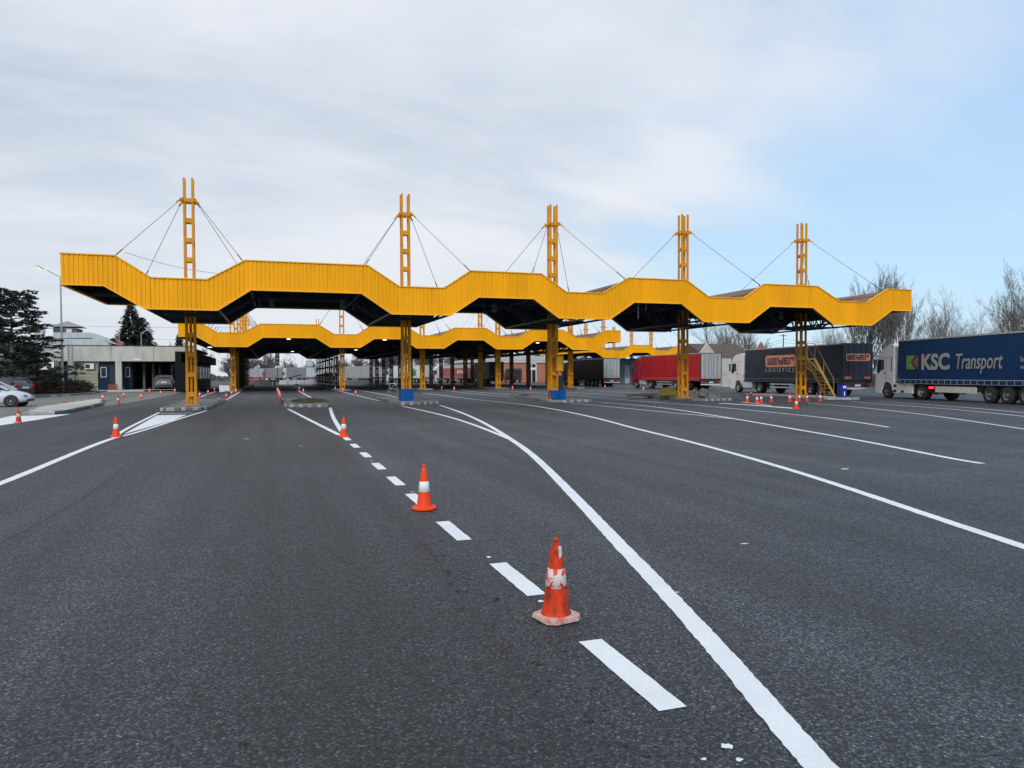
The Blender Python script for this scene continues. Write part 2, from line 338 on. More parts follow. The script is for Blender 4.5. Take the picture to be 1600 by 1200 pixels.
def strip(mb, pts, w, z=0.004, step=0.06, jit=0.005, w2=None):
    """painted line of width w along a ground polyline, smoothed"""
    P = [Vector((x, y)) for x, y in pts]
    out = []
    for i in range(len(P) - 1):
        p0 = P[max(i - 1, 0)]; p1 = P[i]; p2 = P[i + 1]; p3 = P[min(i + 2, len(P) - 1)]
        n = max(2, min(60, int((p2 - p1).length / step)))
        for k in range(n):
            u = k / n
            out.append(0.5 * ((2 * p1) + (-p0 + p2) * u + (2 * p0 - 5 * p1 + 4 * p2 - p3) * u * u + (-p0 + 3 * p1 - 3 * p2 + p3) * u ** 3) if len(P) > 2 else p1.lerp(p2, u))
    out.append(P[-1]); vs = []
    for i, p in enumerate(out):
        d = (out[min(i + 1, len(out) - 1)] - out[max(i - 1, 0)]).normalized(); nn = Vector((-d.y, d.x))
        ww = w if w2 is None else w + (w2 - w) * i / (len(out) - 1)
        a_ = p + nn * (ww / 2 + random.uniform(-jit, jit)); b_ = p - nn * (ww / 2 + random.uniform(-jit, jit))
        vs += [(a_.x, a_.y, z), (b_.x, b_.y, z)]
    mb.add(vs, [(2 * i + 1, 2 * i, 2 * i + 2, 2 * i + 3)[::-1] for i in range(len(out) - 1)])
def smooth(px):
    P = [Vector(p) for p in px]
    if len(P) < 3: return px
    out = []
    for i in range(len(P) - 1):
        p0 = P[max(i - 1, 0)]; p1 = P[i]; p2 = P[i + 1]; p3 = P[min(i + 2, len(P) - 1)]
        for k in range(8):
            u = k / 8; out.append(0.5 * ((2 * p1) + (-p0 + p2) * u + (2 * p0 - 5 * p1 + 4 * p2 - p3) * u * u + (-p0 + 3 * p1 - 3 * p2 + p3) * u ** 3))
    out.append(P[-1])
    for it in range(40): out = [out[0]] + [(out[i - 1] + out[i] * 2 + out[i + 1]) / 4 for i in range(1, len(out) - 1)] + [out[-1]]
    return [tuple(p) for p in out]
def line(name, px, w=0.15, z=0.004, **k):
    a = B(PAINT); strip(a, [g(x, y) for x, y in smooth(px)], w, z, **k); o = a.build(name, fix=False); struct(o); return o
LN = 'lane_line'
MAIN = [(1330, 1252), (1281, 1200), (1190, 1095), (1125, 1019), (1076, 965), (1016, 900), (966, 849), (920, 799), (885, 763), (850, 727), (822, 702), (797, 686), (771, 668.5), (743, 654), (716, 642.5), (687.5, 633.4)]
line(LN, MAIN, 0.148)
line(LN, [(800, 687.5), (781, 680), (762, 672), (734, 661.6), (706, 652.5), (669, 643.2), (629, 635)], 0.14, z=0.006)
line(LN, [(1700, 887), (1600, 854.5), (1500, 822), (1400, 788), (1300, 754.5), (1200, 723.5), (1100, 696), (1033, 679), (984, 668), (935, 653), (860, 638.1), (812, 631), (740, 624.5), (700, 618.5), (660, 614)], 0.15)
line(LN, [(1535, 724.5), (1487, 717), (1400, 699), (1315, 683), (1260, 674), (1185, 660.5), (1129, 651.5), (1054, 639), (1000, 633.5), (937, 628.6)], 0.15)
line(LN, [(1140, 654), (1110, 651), (1072, 647), (1000, 640.5), (940, 634), (877, 628.6)], 0.12, z=0.006)
line(LN, [(1389, 667.6), (1320, 656.5), (1260, 649.5), (1180, 642), (1091, 633), (1000, 627.2)], 0.13)
line(LN, [(1700, 684), (1600, 671), (1477, 651.6), (1400, 642.6), (1320, 634), (1262, 630)], 0.12)
line(LN, [(1700, 662), (1600, 650.3), (1480, 638.5), (1400, 633), (1330, 627.4)], 0.11)
line(LN, [(1700, 655), (1600, 644.6), (1480, 634), (1372, 627.2)], 0.11)
line(LN, [(620, 620.5), (590, 614.6), (556, 609)], 0.14)
line(LN, [(594, 626.6), (556, 617.8), (522, 609)], 0.14)
line(LN, [(491, 624.4), (478, 617), (465, 610)], 0.14)
line(LN, [(812, 621.6), (775, 618.8), (730, 614), (694, 610)], 0.12)
line(LN, [(813, 618.6), (770, 615), (720, 610)], 0.12)
line(LN, [(1040, 629.6), (960, 624), (890, 616.5), (764, 609.4)], 0.12)
line(LN, [(1020, 622), (930, 615), (850, 611.5), (800, 609)], 0.12)
line(LN, [(1100, 622), (1030, 617), (960, 612), (900, 609)], 0.12)
line(LN, [(345, 629.7), (360, 621), (376, 611.5)], 0.14)
line(LN, [(308, 622.5), (322, 617), (338, 611.5)], 0.13)
line(LN, [(168, 634.6), (229, 623), (288, 612)], 0.13)
line(LN, [(150, 628.6), (200, 620.5), (236, 614.5)], 0.13)
line(LN, [(-80, 784), (0, 757), (87, 720), (160, 690), (182, 683.5)], 0.16)
line(LN, [(178, 684.5), (188, 675), (215, 661.5), (249, 644.5)], 0.13, z=0.006)
line(LN, [(176, 685.5), (202, 679.5), (240, 668), (280, 654.5), (323, 641.8)], 0.13, z=0.008)
line(LN, [(450, 639), (475, 652), (500, 664.5), (530, 679.5)], 0.15)
line(LN, [(516, 637), (519, 650), (526, 662), (534, 674)], 0.15)
line(LN, [(1243, 638.4), (1190, 634), (1125, 630)], 0.45)
line(LN, [(1205, 634), (1180, 630.6), (1158, 628.5)], 0.2, z=0.006)
line(LN, [(1100, 613.5), (1057, 612), (1007, 617.5)], 0.12)
# chevron fills in front of the islands
for poly in ([(245, 649), (292, 648), (270, 657), (193, 678.5)], ):
    a = B(PAINT); a.quad(*[(*g(x, y), 0.004) for x, y in poly]); struct(a.build('painted_chevron', fix=False))
line('painted_chevron', [(251, 646.4), (302, 645.2)], 0.25)
a = B(PAINT); a.quad(*[(*g(x, y), 0.008) for x, y in [(-60, 661), (0, 654.2), (18, 650), (60, 649.4), (112, 647), (60, 656), (0, 665), (-60, 676)]][::-1]); struct(a.build('painted_chevron', fix=False))
# dashes, one metre on, one metre off
for yc in (19.35, 17.35, 15.3, 13.3, 11.35, 9.55, 7.52, 5.58, 3.62, 1.6):
    a = B(PAINT); x = 1.79 + (0.06 if yc < 6 else 0)
    strip(a, [(x, yc - 0.49), (x - 0.005, yc + 0.49)], 0.155, 0.004, step=0.06, jit=0.003); struct(a.build('lane_dash', fix=False))
# setting-out blobs of paint and the seam
def blob(x, y, rx, ry, z=0.004, name='paint_blob', m_=None):
    a = B(m_ or PAINT); n = 14; X, Y = g(x, y)
    a.quad(*[(X + rx * (0.6 + 0.6 * random.random()) * cos(2 * pi * i / n), Y + ry * (0.6 + 0.6 * random.random()) * sin(2 * pi * i / n), z) for i in range(n)])
    struct(a.build(name, fix=False))
for x, y, rx, ry in [(764, 871, .025, .03), (845, 940, .025, .03), (644, 769, .025, .03), (580, 720, .03, .04), (1136, 1167, .03, .025), (1320, 733, .09, .06), (470, 697, .05, .06), (1155, 1188, .02, .015), (1100, 1187, .016, .01), (1058, 926, .02, .012), (1163, 850, .05, .02), (385, 686, .08, .07), (98, 642, .2, .2)]:
    blob(x, y, rx, ry)
SEAM = mat('seam_bitumen', (0.05, 0.053, 0.057), 0.8, var=0.4, vs=20)
a = B(SEAM); strip(a, [(1.52, 19.6), (1.50, 14), (1.46, 9.2), (1.36, 6.0)], 0.014, 0.004, step=0.1, jit=0.007); struct(a.build('road_seam', fix=False))
for pxs in ([(282, 654), (180, 740), (110, 790), (-20, 860)], [(1180, 720), (980, 668), (860, 655), (700, 640)][:0]):
    if pxs: a = B(SEAM); strip(a, [g(x, y) for x, y in pxs], 0.008, 0.004, step=0.15, jit=0.004); struct(a.build('road_seam', fix=False))

rp = random.Random(21); a = B(mat('pit_shadow_bitumen', (0.016, 0.017, 0.018), 0.9, var=0.4, vs=30))
def pit(X, Y, r):
    n = 9; e = rp.uniform(.6, 2.2); an = rp.uniform(-.5, .5)
    P = []
    for i in range(n):
        q = r * rp.uniform(.45, 1.2); u = q * e * cos(2 * pi * i / n); v = q * sin(2 * pi * i / n); P.append((X + u * cos(an) - v * sin(an), Y + u * sin(an) + v * cos(an), .004))
    a.quad(*P)
for k in range(90): pit(1.42 + rp.gauss(0, .10), rp.uniform(2.6, 7.6), rp.uniform(.004, .016))
for k in range(70): pit(rp.uniform(-2.2, 1.3), 2.6 + 5 * rp.random() ** 1.5, rp.uniform(.003, .010))
struct(a.build('road_pits', fix=False))
# ---------------------------------------------------------------- islands
def island(poly, label, striped=(), h=0.15, top=PAVE):
    """kerbed island; poly is counter-clockwise world xy; `striped` edges have painted kerb stones"""
    cx_ = sum(p[0] for p in poly) / len(poly); cy_ = sum(p[1] for p in poly) / len(poly)
    t = thing('kerbed_island', label, 'traffic island', (cx_, cy_, 0))
    ins = []
    n = len(poly)
    for i in range(n):
        p = Vector(poly[i]); c = Vector((cx_, cy_)); d1 = (Vector(poly[i]) - Vector(poly[i - 1])).normalized(); d2 = (Vector(poly[(i + 1) % n]) - p).normalized()
        n1 = Vector((-d1.y, d1.x)); n2 = Vector((-d2.y, d2.x)); bis = (n1 + n2); bis /= max(0.3, bis.dot(n1)); ins.append(p + bis * 0.17)
    a = B(top); a.quad(*[(q.x, q.y, h - 0.012) for q in ins]); a.build('paving', t, (cx_, cy_, 0))
    k = MB()
    for i in range(n):
        p, q = Vector(poly[i]), Vector(poly[(i + 1) % n]); pi_, qi = ins[i], ins[(i + 1) % n]
        L_ = (q - p).length; m_ = max(1, round(L_ / (0.24 if i in striped else 0.9)))
        for s_ in range(m_):
            u0 = s_ / m_ + 0.012 / L_; u1 = (s_ + 1) / m_ - 0.012 / L_
            k.m((KERBL if s_ % 2 == 0 else KERBD) if i in striped else (KERBD if random.random() < 0.5 else KERBL if top is not PAVE else PAVE))
            hh = h + random.uniform(-.012, .012)
            A, Bq, C_, D = p.lerp(q, u0), p.lerp(q, u1), pi_.lerp(qi, u1), pi_.lerp(qi, u0)
            ch = 0.03; dn = (D - A).normalized() * ch
            vs = [(A.x, A.y, 0.0), (Bq.x, Bq.y, 0.0), (C_.x, C_.y, 0.0), (D.x, D.y, 0.0), (A.x, A.y, hh - ch), (Bq.x, Bq.y, hh - ch), (C_.x, C_.y, hh), (D.x, D.y, hh), (A.x + dn.x, A.y + dn.y, hh), (Bq.x + dn.x, Bq.y + dn.y, hh)]
            k.add(vs, [(0, 1, 5, 4), (4, 5, 9, 8), (8, 9, 6, 7), (1, 2, 6, 9, 5), (3, 0, 4, 8, 7), (2, 3, 7, 6)])
    k.build('kerb', t, (cx_, cy_, 0))
    return t
I1 = island([(-5.15, 38.0), (-4.7, 37.6), (-3.5, 38.1), (-3.0, 38.9), (-2.95, 50.5), (-3.6, 51.5), (-4.8, 51.5), (-5.5, 50.5)], 'kerbed island under the leftmost front mast, behind the filled white chevron', striped=(0, 1, 2))
I2 = island([(0.50, 40.4), (0.75, 39.9), (2.55, 39.0), (2.8, 39.3), (2.85, 50.5), (0.55, 51.5)], 'short kerbed island with weeds and no mast, beside the row of cones', striped=(0, 1, 2))
I3 = island([(6.35, 41.2), (6.6, 39.9), (7.6, 40.2), (9.0, 41.2), (9.1, 42.0), (8.4, 48.0), (7.4, 51.0), (6.7, 51.0)], 'kerbed island carrying the mast with the wide blue box', striped=(1, 2, 3))
I4 = island([(15.5, 40.6), (16.2, 40.0), (18.2, 40.3), (18.5, 41.0), (18.2, 50.0), (17.6, 52.5), (16.9, 52.5), (16.3, 48)], 'kerbed island carrying the mast with the yellow cabinet', striped=(1, 2))
I5 = island([(24.4, 39.2), (24.9, 38.5), (27.0, 38.8), (27.2, 39.6), (27.6, 47.5), (26.9, 49.5), (26.0, 49.5), (24.6, 45)], 'kerbed island with rubble and yellow bush under the fourth mast', striped=(1, 2))
I6 = island([(33.2, 37.9), (34.3, 36.7), (35.2, 37.0), (36.0, 41.5), (35.9, 47.5), (34.9, 48.5), (33.6, 47)], 'pale kerbed island carrying the yellow stairs and blue bin', striped=(), top=CONC)
lp = [g(34, 648.5), g(86, 647.5), g(110, 645.5), g(160, 633.5), g(163, 627), g(150, 626), g(60, 639)]
island([(x, y) for x, y in lp], 'long pale concrete island beside the white parked car', striped=(), top=CONC)
# weed mound
def tuft(mb, c, r, n, h, m_):
    mb.m(m_)
    for i in range(n):
        a_ = random.uniform(0, 2 * pi); d = r * sqrt(random.random()); x = c[0] + d * cos(a_); y = c[1] + d * sin(a_) * c[3] if len(c) > 3 else c[1] + d * sin(a_)
        hh = h * random.uniform(.4, 1.2) * (1 - 0.6 * d / r); an = random.uniform(0, pi); w_ = random.uniform(.01, .03) * (h / .2)
        lx, ly = random.uniform(-.5, .5) * hh, random.uniform(-.5, .5) * hh
        mb.add([(x - w_ * cos(an), y - w_ * sin(an), c[2]), (x + w_ * cos(an), y + w_ * sin(an), c[2]), (x + lx, y + ly, c[2] + hh)], [(0, 1, 2)])
def mound(name, label, cat, c, rx, ry, h, m_, grass=None, n=400):
    o = B(m_); N_ = 16
    for k in range(5):
        pass
    vs = []
    for k in range(6):
        f = k / 5
        for i in range(N_):
            a_ = 2 * pi * i / N_; j = 1 + 0.25 * sin(3 * a_ + c[0]) + random.uniform(-.08, .08)
            vs.append((c[0] + rx * (1 - f) * j * cos(a_), c[1] + ry * (1 - f) * j * sin(a_), c[2] + h * (1 - (1 - f) ** 2) * random.uniform(.85, 1.1) if k else c[2]))
    o.smooth = True
    o.add(vs, [(k * N_ + i, k * N_ + (i + 1) % N_, (k + 1) * N_ + (i + 1) % N_, (k + 1) * N_ + i) for k in range(5) for i in range(N_)])
    o.smooth = False
    if grass: tuft(o, (c[0], c[1], c[2] + h * .3, ry / rx), rx, n, h * 1.4, grass)
    b = o.build(name, None, c); b.location = c
    return tag(b, label, cat, kind='stuff')
WEED = mat('dry_weeds', (0.10, 0.095, 0.035), 0.9, var=0.4, vs=10)
WEEDY = mat('yellow_weeds', (0.30, 0.25, 0.045), 0.9, var=0.4, vs=10)
mound('weed_patch', 'low heap of soil and dry weeds on the mastless island', 'weeds', (1.9, 43.6, 0.138), 1.0, 2.3, 0.16, DIRT, WEED, 900)
mound('weed_patch', 'small dark heap of soil behind the second blue box', 'weeds', (17.0, 49.3, 0.138), .45, .8, 0.16, DARK, None, 300)

# ---------------------------------------------------------------- canopies
S = 36.6 / 35
def sx(lst): return [(x * S, z * S) for x, z in lst]
TOP1 = sx([(-8.43, 6.71), (-6.38, 6.71), (-5.0, 5.82), (-2.75, 5.82), (-1.16, 6.74), (4.29, 6.74), (5.77, 5.8), (7.96, 5.8), (9.28, 6.69), (13.02, 6.69), (14.4, 5.8), (16.45, 5.8), (17.94, 6.67), (21.47, 6.67), (22.88, 5.79), (25.12, 5.79), (26.47, 6.64), (30.14, 6.64), (31.76, 5.8), (33.74, 5.8), (35.32, 6.65), (37.17, 6.65)])
BOT1 = sx([(-8.43, 5.46), (-6.83, 5.46), (-5.27, 4.52), (-2.34, 4.52), (-.93, 5.47), (3.98, 5.47), (5.39, 4.53), (8.3, 4.53), (9.7, 5.46), (12.6, 5.46), (13.98, 4.51), (16.86, 4.51), (18.28, 5.44), (21.15, 5.44), (22.52, 4.49), (25.46, 4.49), (26.87, 5.44), (29.83, 5.44), (31.33, 4.49), (34.12, 4.49), (35.63, 5.42), (37.17, 5.42)])
def interp(pr, x):
    if x <= pr[0][0]: return pr[0][1]
    for (x0, z0), (x1, z1) in zip(pr, pr[1:]):
        if x <= x1: return z0 + (z1 - z0) * (x - x0) / (x1 - x0)
    return pr[-1][1]
def ribbed(mb, top, bot, y, out, pitch=0.19, dep=0.032):
    """ribbed sheet following both profiles; `out` = -1 faces the viewer"""
    xs = []
    x0, x1 = top[0][0], top[-1][0]; n = int((x1 - x0) / pitch)
    for k in range(n + 1):
        for f, d in ((0.0, 0), (0.58, 0), (0.68, 1), (0.90, 1)):
            x = x0 + (k + f) * pitch
            if x < x1: xs.append((x, d))
    for p in top[1:-1] + bot[1:-1]:
        k = (p[0] - x0) / pitch; f = k - floor(k); xs.append((p[0], 1 if 0.66 < f < 0.92 else 0))
    xs.append((x1, 0)); xs.sort()
    vs = []
    for x, d in xs:
        yy = y + out * (0.0 if not d else -dep)
        vs += [(x, yy, interp(bot, x)), (x, yy, interp(top, x))]
    mb.add(vs, [(2 * i, 2 * i + 2, 2 * i + 3, 2 * i + 1) for i in range(len(xs) - 1)])
    # inner backing sheet
    vs = []
    for x, d in xs:
        yy = y - out * (dep + 0.03); vs += [(x, yy, interp(bot, x)), (x, yy, interp(top, x))]
    keep = mb.cur; mb.m(UNDER); mb.add(vs, [(2 * i, 2 * i + 1, 2 * i + 3, 2 * i + 2) for i in range(len(xs) - 1)]); mb.cur = keep
def trim(mb, prof, y, dz, h=0.05, w=0.1):
    for (xa, za), (xb, zb) in zip(prof, prof[1:]): mb.bar((xa, y, za + dz), (xb, y, zb + dz), w, h)
def pylon(t, X, Y, z0, top, lowz, off, detail=True, short=False, low=False):
    if short: top = lowz
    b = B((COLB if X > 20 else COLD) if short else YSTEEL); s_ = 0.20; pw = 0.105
    for dx in (-s_, s_):
        for dy in (-s_, s_):
            if low and not short:  # under-roof shade put into the colour: yellow mast darkened below the roof
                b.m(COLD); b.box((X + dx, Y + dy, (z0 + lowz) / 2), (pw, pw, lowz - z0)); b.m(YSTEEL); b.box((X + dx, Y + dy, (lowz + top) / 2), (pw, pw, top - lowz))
            else: b.box((X + dx, Y + dy, (z0 + top) / 2), (pw, pw, top - z0))
    zs = [z0 + .56, z0 + 1.58, z0 + 2.61, z0 + 3.63] + ([] if short else [top - 4.2, top - 3.2, top - 2.18])
    for z in zs:
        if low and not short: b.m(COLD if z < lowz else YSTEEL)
        for dy in (-s_, s_): b.box((X, Y + dy, z), (2 * s_ - pw - .004, pw * .8, 0.23))
        for dx in (-s_, s_): b.box((X + dx, Y, z), (pw * .5, 2 * s_ - pw - .004, 0.10))
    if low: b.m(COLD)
    b.box((X, Y, z0 + 0.02), (0.8, 0.8, 0.04))
    b.tube((X, Y, z0 + .04), (X, Y, lowz), 0.07, n=8)
    o = b.build('column' if short else 'mast', t, off)
    if short: return o
    c = B(YSTEEL)
    for dy in (-s_ - pw / 2 - .03, s_ + pw / 2 + .03): c.box((X, Y + dy, top - 1.15), (0.78, 0.04, 0.19))
    for dx in (-s_ - pw / 2 - .03, s_ + pw / 2 + .03): c.box((X + dx, Y, top - 1.15), (0.04, 0.78 if detail else .6, 0.19))
    for sxn in (-1, 1):
        for sy in (-1, 1): c.bar((X + sxn * .36, Y + sy * .33, top - 1.15), (X + sxn * .52, Y + sy * .48, top - 1.34), .06, .07)
    c.build('collar', o, (0, 0, 0) if False else off).matrix_parent_inverse = Matrix()
    return o
def canopy(label, top, bot, y0, y1, masts, rows, mtop, z0=0.138, attach=2.8, detail=True, tall=None):
    off = (top[0][0], y0, 0)
    t = thing('border_canopy', label, 'canopy', off)
    for y, out, nm in ((y0, -1, 'front_fascia'), (y1, 1, 'rear_fascia')):
        a = B(YEL); ribbed(a, top, bot, y, out); a.m(YELT); trim(a, top, y - out * 0.02, 0.028, .05, .13); trim(a, bot, y - out * 0.02, -0.028, .05, .13)
        a.build(nm, t, off, fix=False)
    for x, out in ((top[0][0], -1), (top[-1][0], 1)):
        a = B(YEL); zb, zt = interp(bot, x), interp(top, x); n = int((y1 - y0) / 0.19)
        vs = []
        for k in range(n):
            for f, d in ((0.0, 0), (0.58, 0), (0.68, 1), (0.90, 1)):
                yy = y0 + (k + f) * (y1 - y0) / n; vs += [(x - out * (0.032 if d else 0), yy, zb), (x - out * (0.032 if d else 0), yy, zt)]
        m_ = len(vs) // 2; a.add(vs, [(2 * i, 2 * i + 2, 2 * i + 3, 2 * i + 1) for i in range(m_ - 1)])
        a.m(YELT); a.bar((x, y0 + .08, zb - .028), (x, y1 - .08, zb - .028), .13, .05); a.bar((x, y0 + .08, zt + .028), (x, y1 - .08, zt + .028), .13, .05)
        a.m(UNDER); xi = x - out * .07; a.quad((xi, y0 + .1, zb), (xi, y1 - .1, zb), (xi, y1 - .1, zt), (xi, y0 + .1, zt))
        a.build('end_fascia', t, off, fix=False)
    r = MB(); e = 0.09
    for (xa, za), (xb, zb) in zip(top, top[1:]):
        xa2, xb2 = max(xa, top[0][0] + .08), min(xb, top[-1][0] - .08)
        za -= .10; zb -= .10; u = y0 + .1; v = y1 - .1
        r.m(ROOFT); r.quad((xa2, u, za), (xb2, u, zb), (xb2, v, zb), (xa2, v, za))
        r.m(UNDER); r.quad((xa2, u, za - e), (xa2, v, za - e), (xb2, v, zb - e), (xb2, u, zb - e))
        nseg = max(1, int(((xb - xa) ** 2 + (zb - za) ** 2) ** .5 / 0.6))
        r.m(ROOFT)
        for k in range(nseg):   # standing ribs of the roof sheet
            f = k / nseg; xx = xa + (xb - xa) * f; zz_ = za + (zb - za) * f
            if xa2 < xx < xb2: r.bar((xx, u, zz_ + .015), (xx, v, zz_ + .015), .05, .03)
    r.build('roof_sheet', t, off, fix=False)
    # lattice frames along x and purlins along y
    fr = B(TRUSS)
    ys = [y0 + .35, y1 - .35]
    for ry in rows: ys += [ry - .35, ry + .35]
    for y in ys:
        x = top[0][0] + .15; k = 0; pt = None
        while x < top[-1][0] - .1:
            zt, zb_ = interp(top, x) - .26, interp(bot, x) + .04
            if pt:
                fr.bar((pt[0], y, pt[1]), (x, y, zt), .09); fr.bar((pt[0], y, pt[2]), (x, y, zb_), .09)
                fr.bar((pt[0], y, pt[1] if k % 2 else pt[2]), (x, y, zb_ if k % 2 else zt), .06)
                if detail: fr.bar((x, y, zt), (x, y, zb_), .05)
            pt = (x, zt, zb_); k += 1; x += 0.75
    fr.build('lattice_girder', t, off, fix=False)
    pl = B(TRUSS); x = top[0][0] + .3
    while x < top[-1][0] - .2:
        z = interp(top, x) - .26; pl.bar((x, y0 + .15, z), (x, y1 - .15, z), .06, .12); x += 0.85
    for x, z in bot[1:-1]: pl.bar((x, y0 + .12, z + .03), (x, y1 - .12, z + .03), .10, .10)
    ny = int((y1 - y0) / 2.4)
    for (xa, za), (xb, zb) in zip(bot, bot[1:]):
        if abs(za - zb) < .1 and za < sum(z for _, z in bot) / len(bot):
            for k in range(ny + 1):      # cross bracing between the two bottom corners
                ya = y0 + .3 + (y1 - y0 - .6) * k / ny; yb = y0 + .3 + (y1 - y0 - .6) * min(k + 1, ny) / ny
                pl.bar((xa, ya, za + .04), (xb, ya, zb + .04), .07)
                pl.bar((xa, ya, za + .04), (xb, yb, zb + .04), .05)
    pl.build('purlins', t, off, fix=False)
    cb = []
    for ci, X in enumerate(masts):
        for ri, ry in enumerate(rows):
            sh = tall is not None and ri not in tall[ci]
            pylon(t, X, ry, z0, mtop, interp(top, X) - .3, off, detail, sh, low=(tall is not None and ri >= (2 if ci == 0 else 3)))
            if sh: continue
            for sx_ in (-1, 1):
                for sy in (-1, 1):
                    c = B(CABLE); xe = X + sx_ * attach; ye = ry + sy * (4.1 if len(rows) == 1 else 2.6)
                    ze = interp(top, xe) + .03
                    p = Vector((X + sx_ * .52, ry + sy * .48, mtop - 1.38)); q = Vector((xe, ye, ze))
                    c.tube(p, q, .015 if len(rows) == 1 else .012, n=5); e_ = q + (p - q).normalized() * .75
                    c.tube(q, e_, .032, .032, n=5); c.box((q.x, q.y, q.z - .06), (.14, .14, .16))
                    c.build('stay_cable', t, off, fix=False)
    return t
MX = [-4.08, 7.16, 16.1, 25.1, 34.3]
def zprof(p, k): return [(x, z * k) for x, z in p]
canopy('nearest wavy yellow canopy spanning all the lanes with five tall masts', TOP1, BOT1, 36.6, 46.1, MX, [41.35], 11.85)
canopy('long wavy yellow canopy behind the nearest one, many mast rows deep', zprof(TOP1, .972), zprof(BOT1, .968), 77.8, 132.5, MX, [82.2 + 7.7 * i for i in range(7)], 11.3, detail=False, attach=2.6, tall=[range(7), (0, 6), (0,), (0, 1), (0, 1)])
T3 = [(51.5, 6.75), (53.0, 6.75), (54.6, 5.85), (58.0, 5.85), (59.6, 6.75), (63.0, 6.75), (64.6, 5.85), (67.0, 5.85), (68.6, 6.75), (71.0, 6.75)]
B3 = [(51.5, 5.5), (52.7, 5.5), (54.2, 4.55), (58.3, 4.55), (59.9, 5.5), (62.8, 5.5), (64.2, 4.55), (67.2, 4.55), (68.8, 5.5), (71.0, 5.5)]
canopy('far wavy yellow canopy on the right over the red lorry', T3, B3, 115.0, 139.5, [56.2, 65.8], [119.4, 127.1, 134.8], 11.3, z0=0.0, detail=False, attach=2.6)
# islands under the far canopies
for i, X in enumerate(MX):
    lab = ['leftmost', 'second', 'middle', 'fourth', 'rightmost'][i] + ' long low kerbed island under the mast row of the long canopy'
    e = 0.9
    island([(X - e, 80.2), (X - e + .4, 79.2), (X + e - .4, 79.2), (X + e, 80.2), (X + e, 131), (X - e, 131)], lab, striped=())
# lamps under the long canopy
LAMP = mat('lamp_glow', (0.9, 0.9, 0.85), 0.4, emit=(1.0, 0.96, 0.85, 3.0))
for i, (x, y, Y) in enumerate([(451, 530, 80.5), (601, 531.5, 80.5), (556, 547, 95), (328, 543, 80.2), (840, 536, 80.5), (457, 549.5, 112)]):
    X, z = pY(x, y, Y)
    t = thing('canopy_lamp', ['oval lamp lit under the first wide arch of the long canopy', 'oval lamp lit under the second arch of the long canopy', 'small lamp lit beneath the low trough left of the second arch', 'lamp lit under the far left trough of the long canopy', 'tilted lamp lit under the fourth arch of the long canopy', 'small far lamp lit deep inside the first wide arch'][i], 'lamp', (X, Y, z), group='lamps under the long canopy')
    a = B(GALV); a.box((0, 0, .08), (.55, .35, .10)); a.tube((0, 0, .12), (0, 0, max(.2, interp(TOP1, X) * .97 - .3 - z)), .02, n=5); a.build('lamp_housing', t)
    a = B(LAMP); a.lathe([(0.01, -.02), (.18, .0), (.24, .03)], n=12); a.build('lamp_lens', t)
# hanging traffic signals and conduit drops
for i, (x, y) in enumerate([(424.7, 473), (535.5, 474), (772, 480), (1219.5, 492)]):
    Y = 38.2; X, z = pY(x, y, Y)
    t = thing('hanging_signal', ['two-lens signal head hanging left of centre under the widest front arch', 'two-lens signal head hanging at the right end of the widest front arch', 'two-lens signal head hanging under the second front arch from the left', 'two-lens signal head hanging under the rightmost front arch beside the stairs'][i], 'traffic signal', (X, Y, z), rz=0, group='signals hanging under the front canopy')
    a = B(DARK); a.box((0, 0, 0), (.26, .2, .56)); a.build('signal_head', t, bevel=.02)
    a = B(TRUSS); a.tube((0, 0, .28), (0, 0, interp(TOP1, X) - .3 - z), .03, n=6); a.build('hanger', t)
    for dz, m_ in ((.13, 'red'), (-.13, 'green')):
        a = B(mat('unlit_%s_lens' % m_, (0.05, 0.015, 0.015) if m_ == 'red' else (0.015, 0.04, 0.03), .25)); a.lathe([(0.001, -.115), (.08, -.112), (.09, -.101)], n=12)
        o = a.build('lens', t);
        for v in o.data.vertices: v.co = Vector((v.co.x, v.co.z, v.co.y + dz))
        a = B(DARK); a.prism([(-.11, dz + .04), (-.11, dz + .11), (.11, dz + .11), (.11, dz + .04), (.095, dz + .04), (.095, dz + .095), (-.095, dz + .095), (-.095, dz + .04)], -.22, -.1, 'y'); a.build('visor', t)
for i, (x, y0_, y1_) in enumerate([(405.5, 462, 480), (552, 461, 485), (757, 470, 491), (997, 475, 498), (1009, 475, 485), (1207.5, 482, 504)]):
    Y = 38.6; X, z = pY(x, y1_, Y)
    a = B(GALV if i in (3, 4) else TRUSS); a.bar((0, 0, 0), (0, 0, interp(TOP1, X) - .3 - z), .06); o = a.build('hanging_rail'); o.location = (X, Y, z)
    tag(o, 'thin steel rail under the front canopy, ' + ['left in the widest arch', 'right in the widest arch', 'in the second arch from the left', 'the longer one by the fourth mast', 'the shorter one by the fourth mast', 'under the arch by the rightmost mast'][i], 'rail', group='rails hanging under the front canopy')

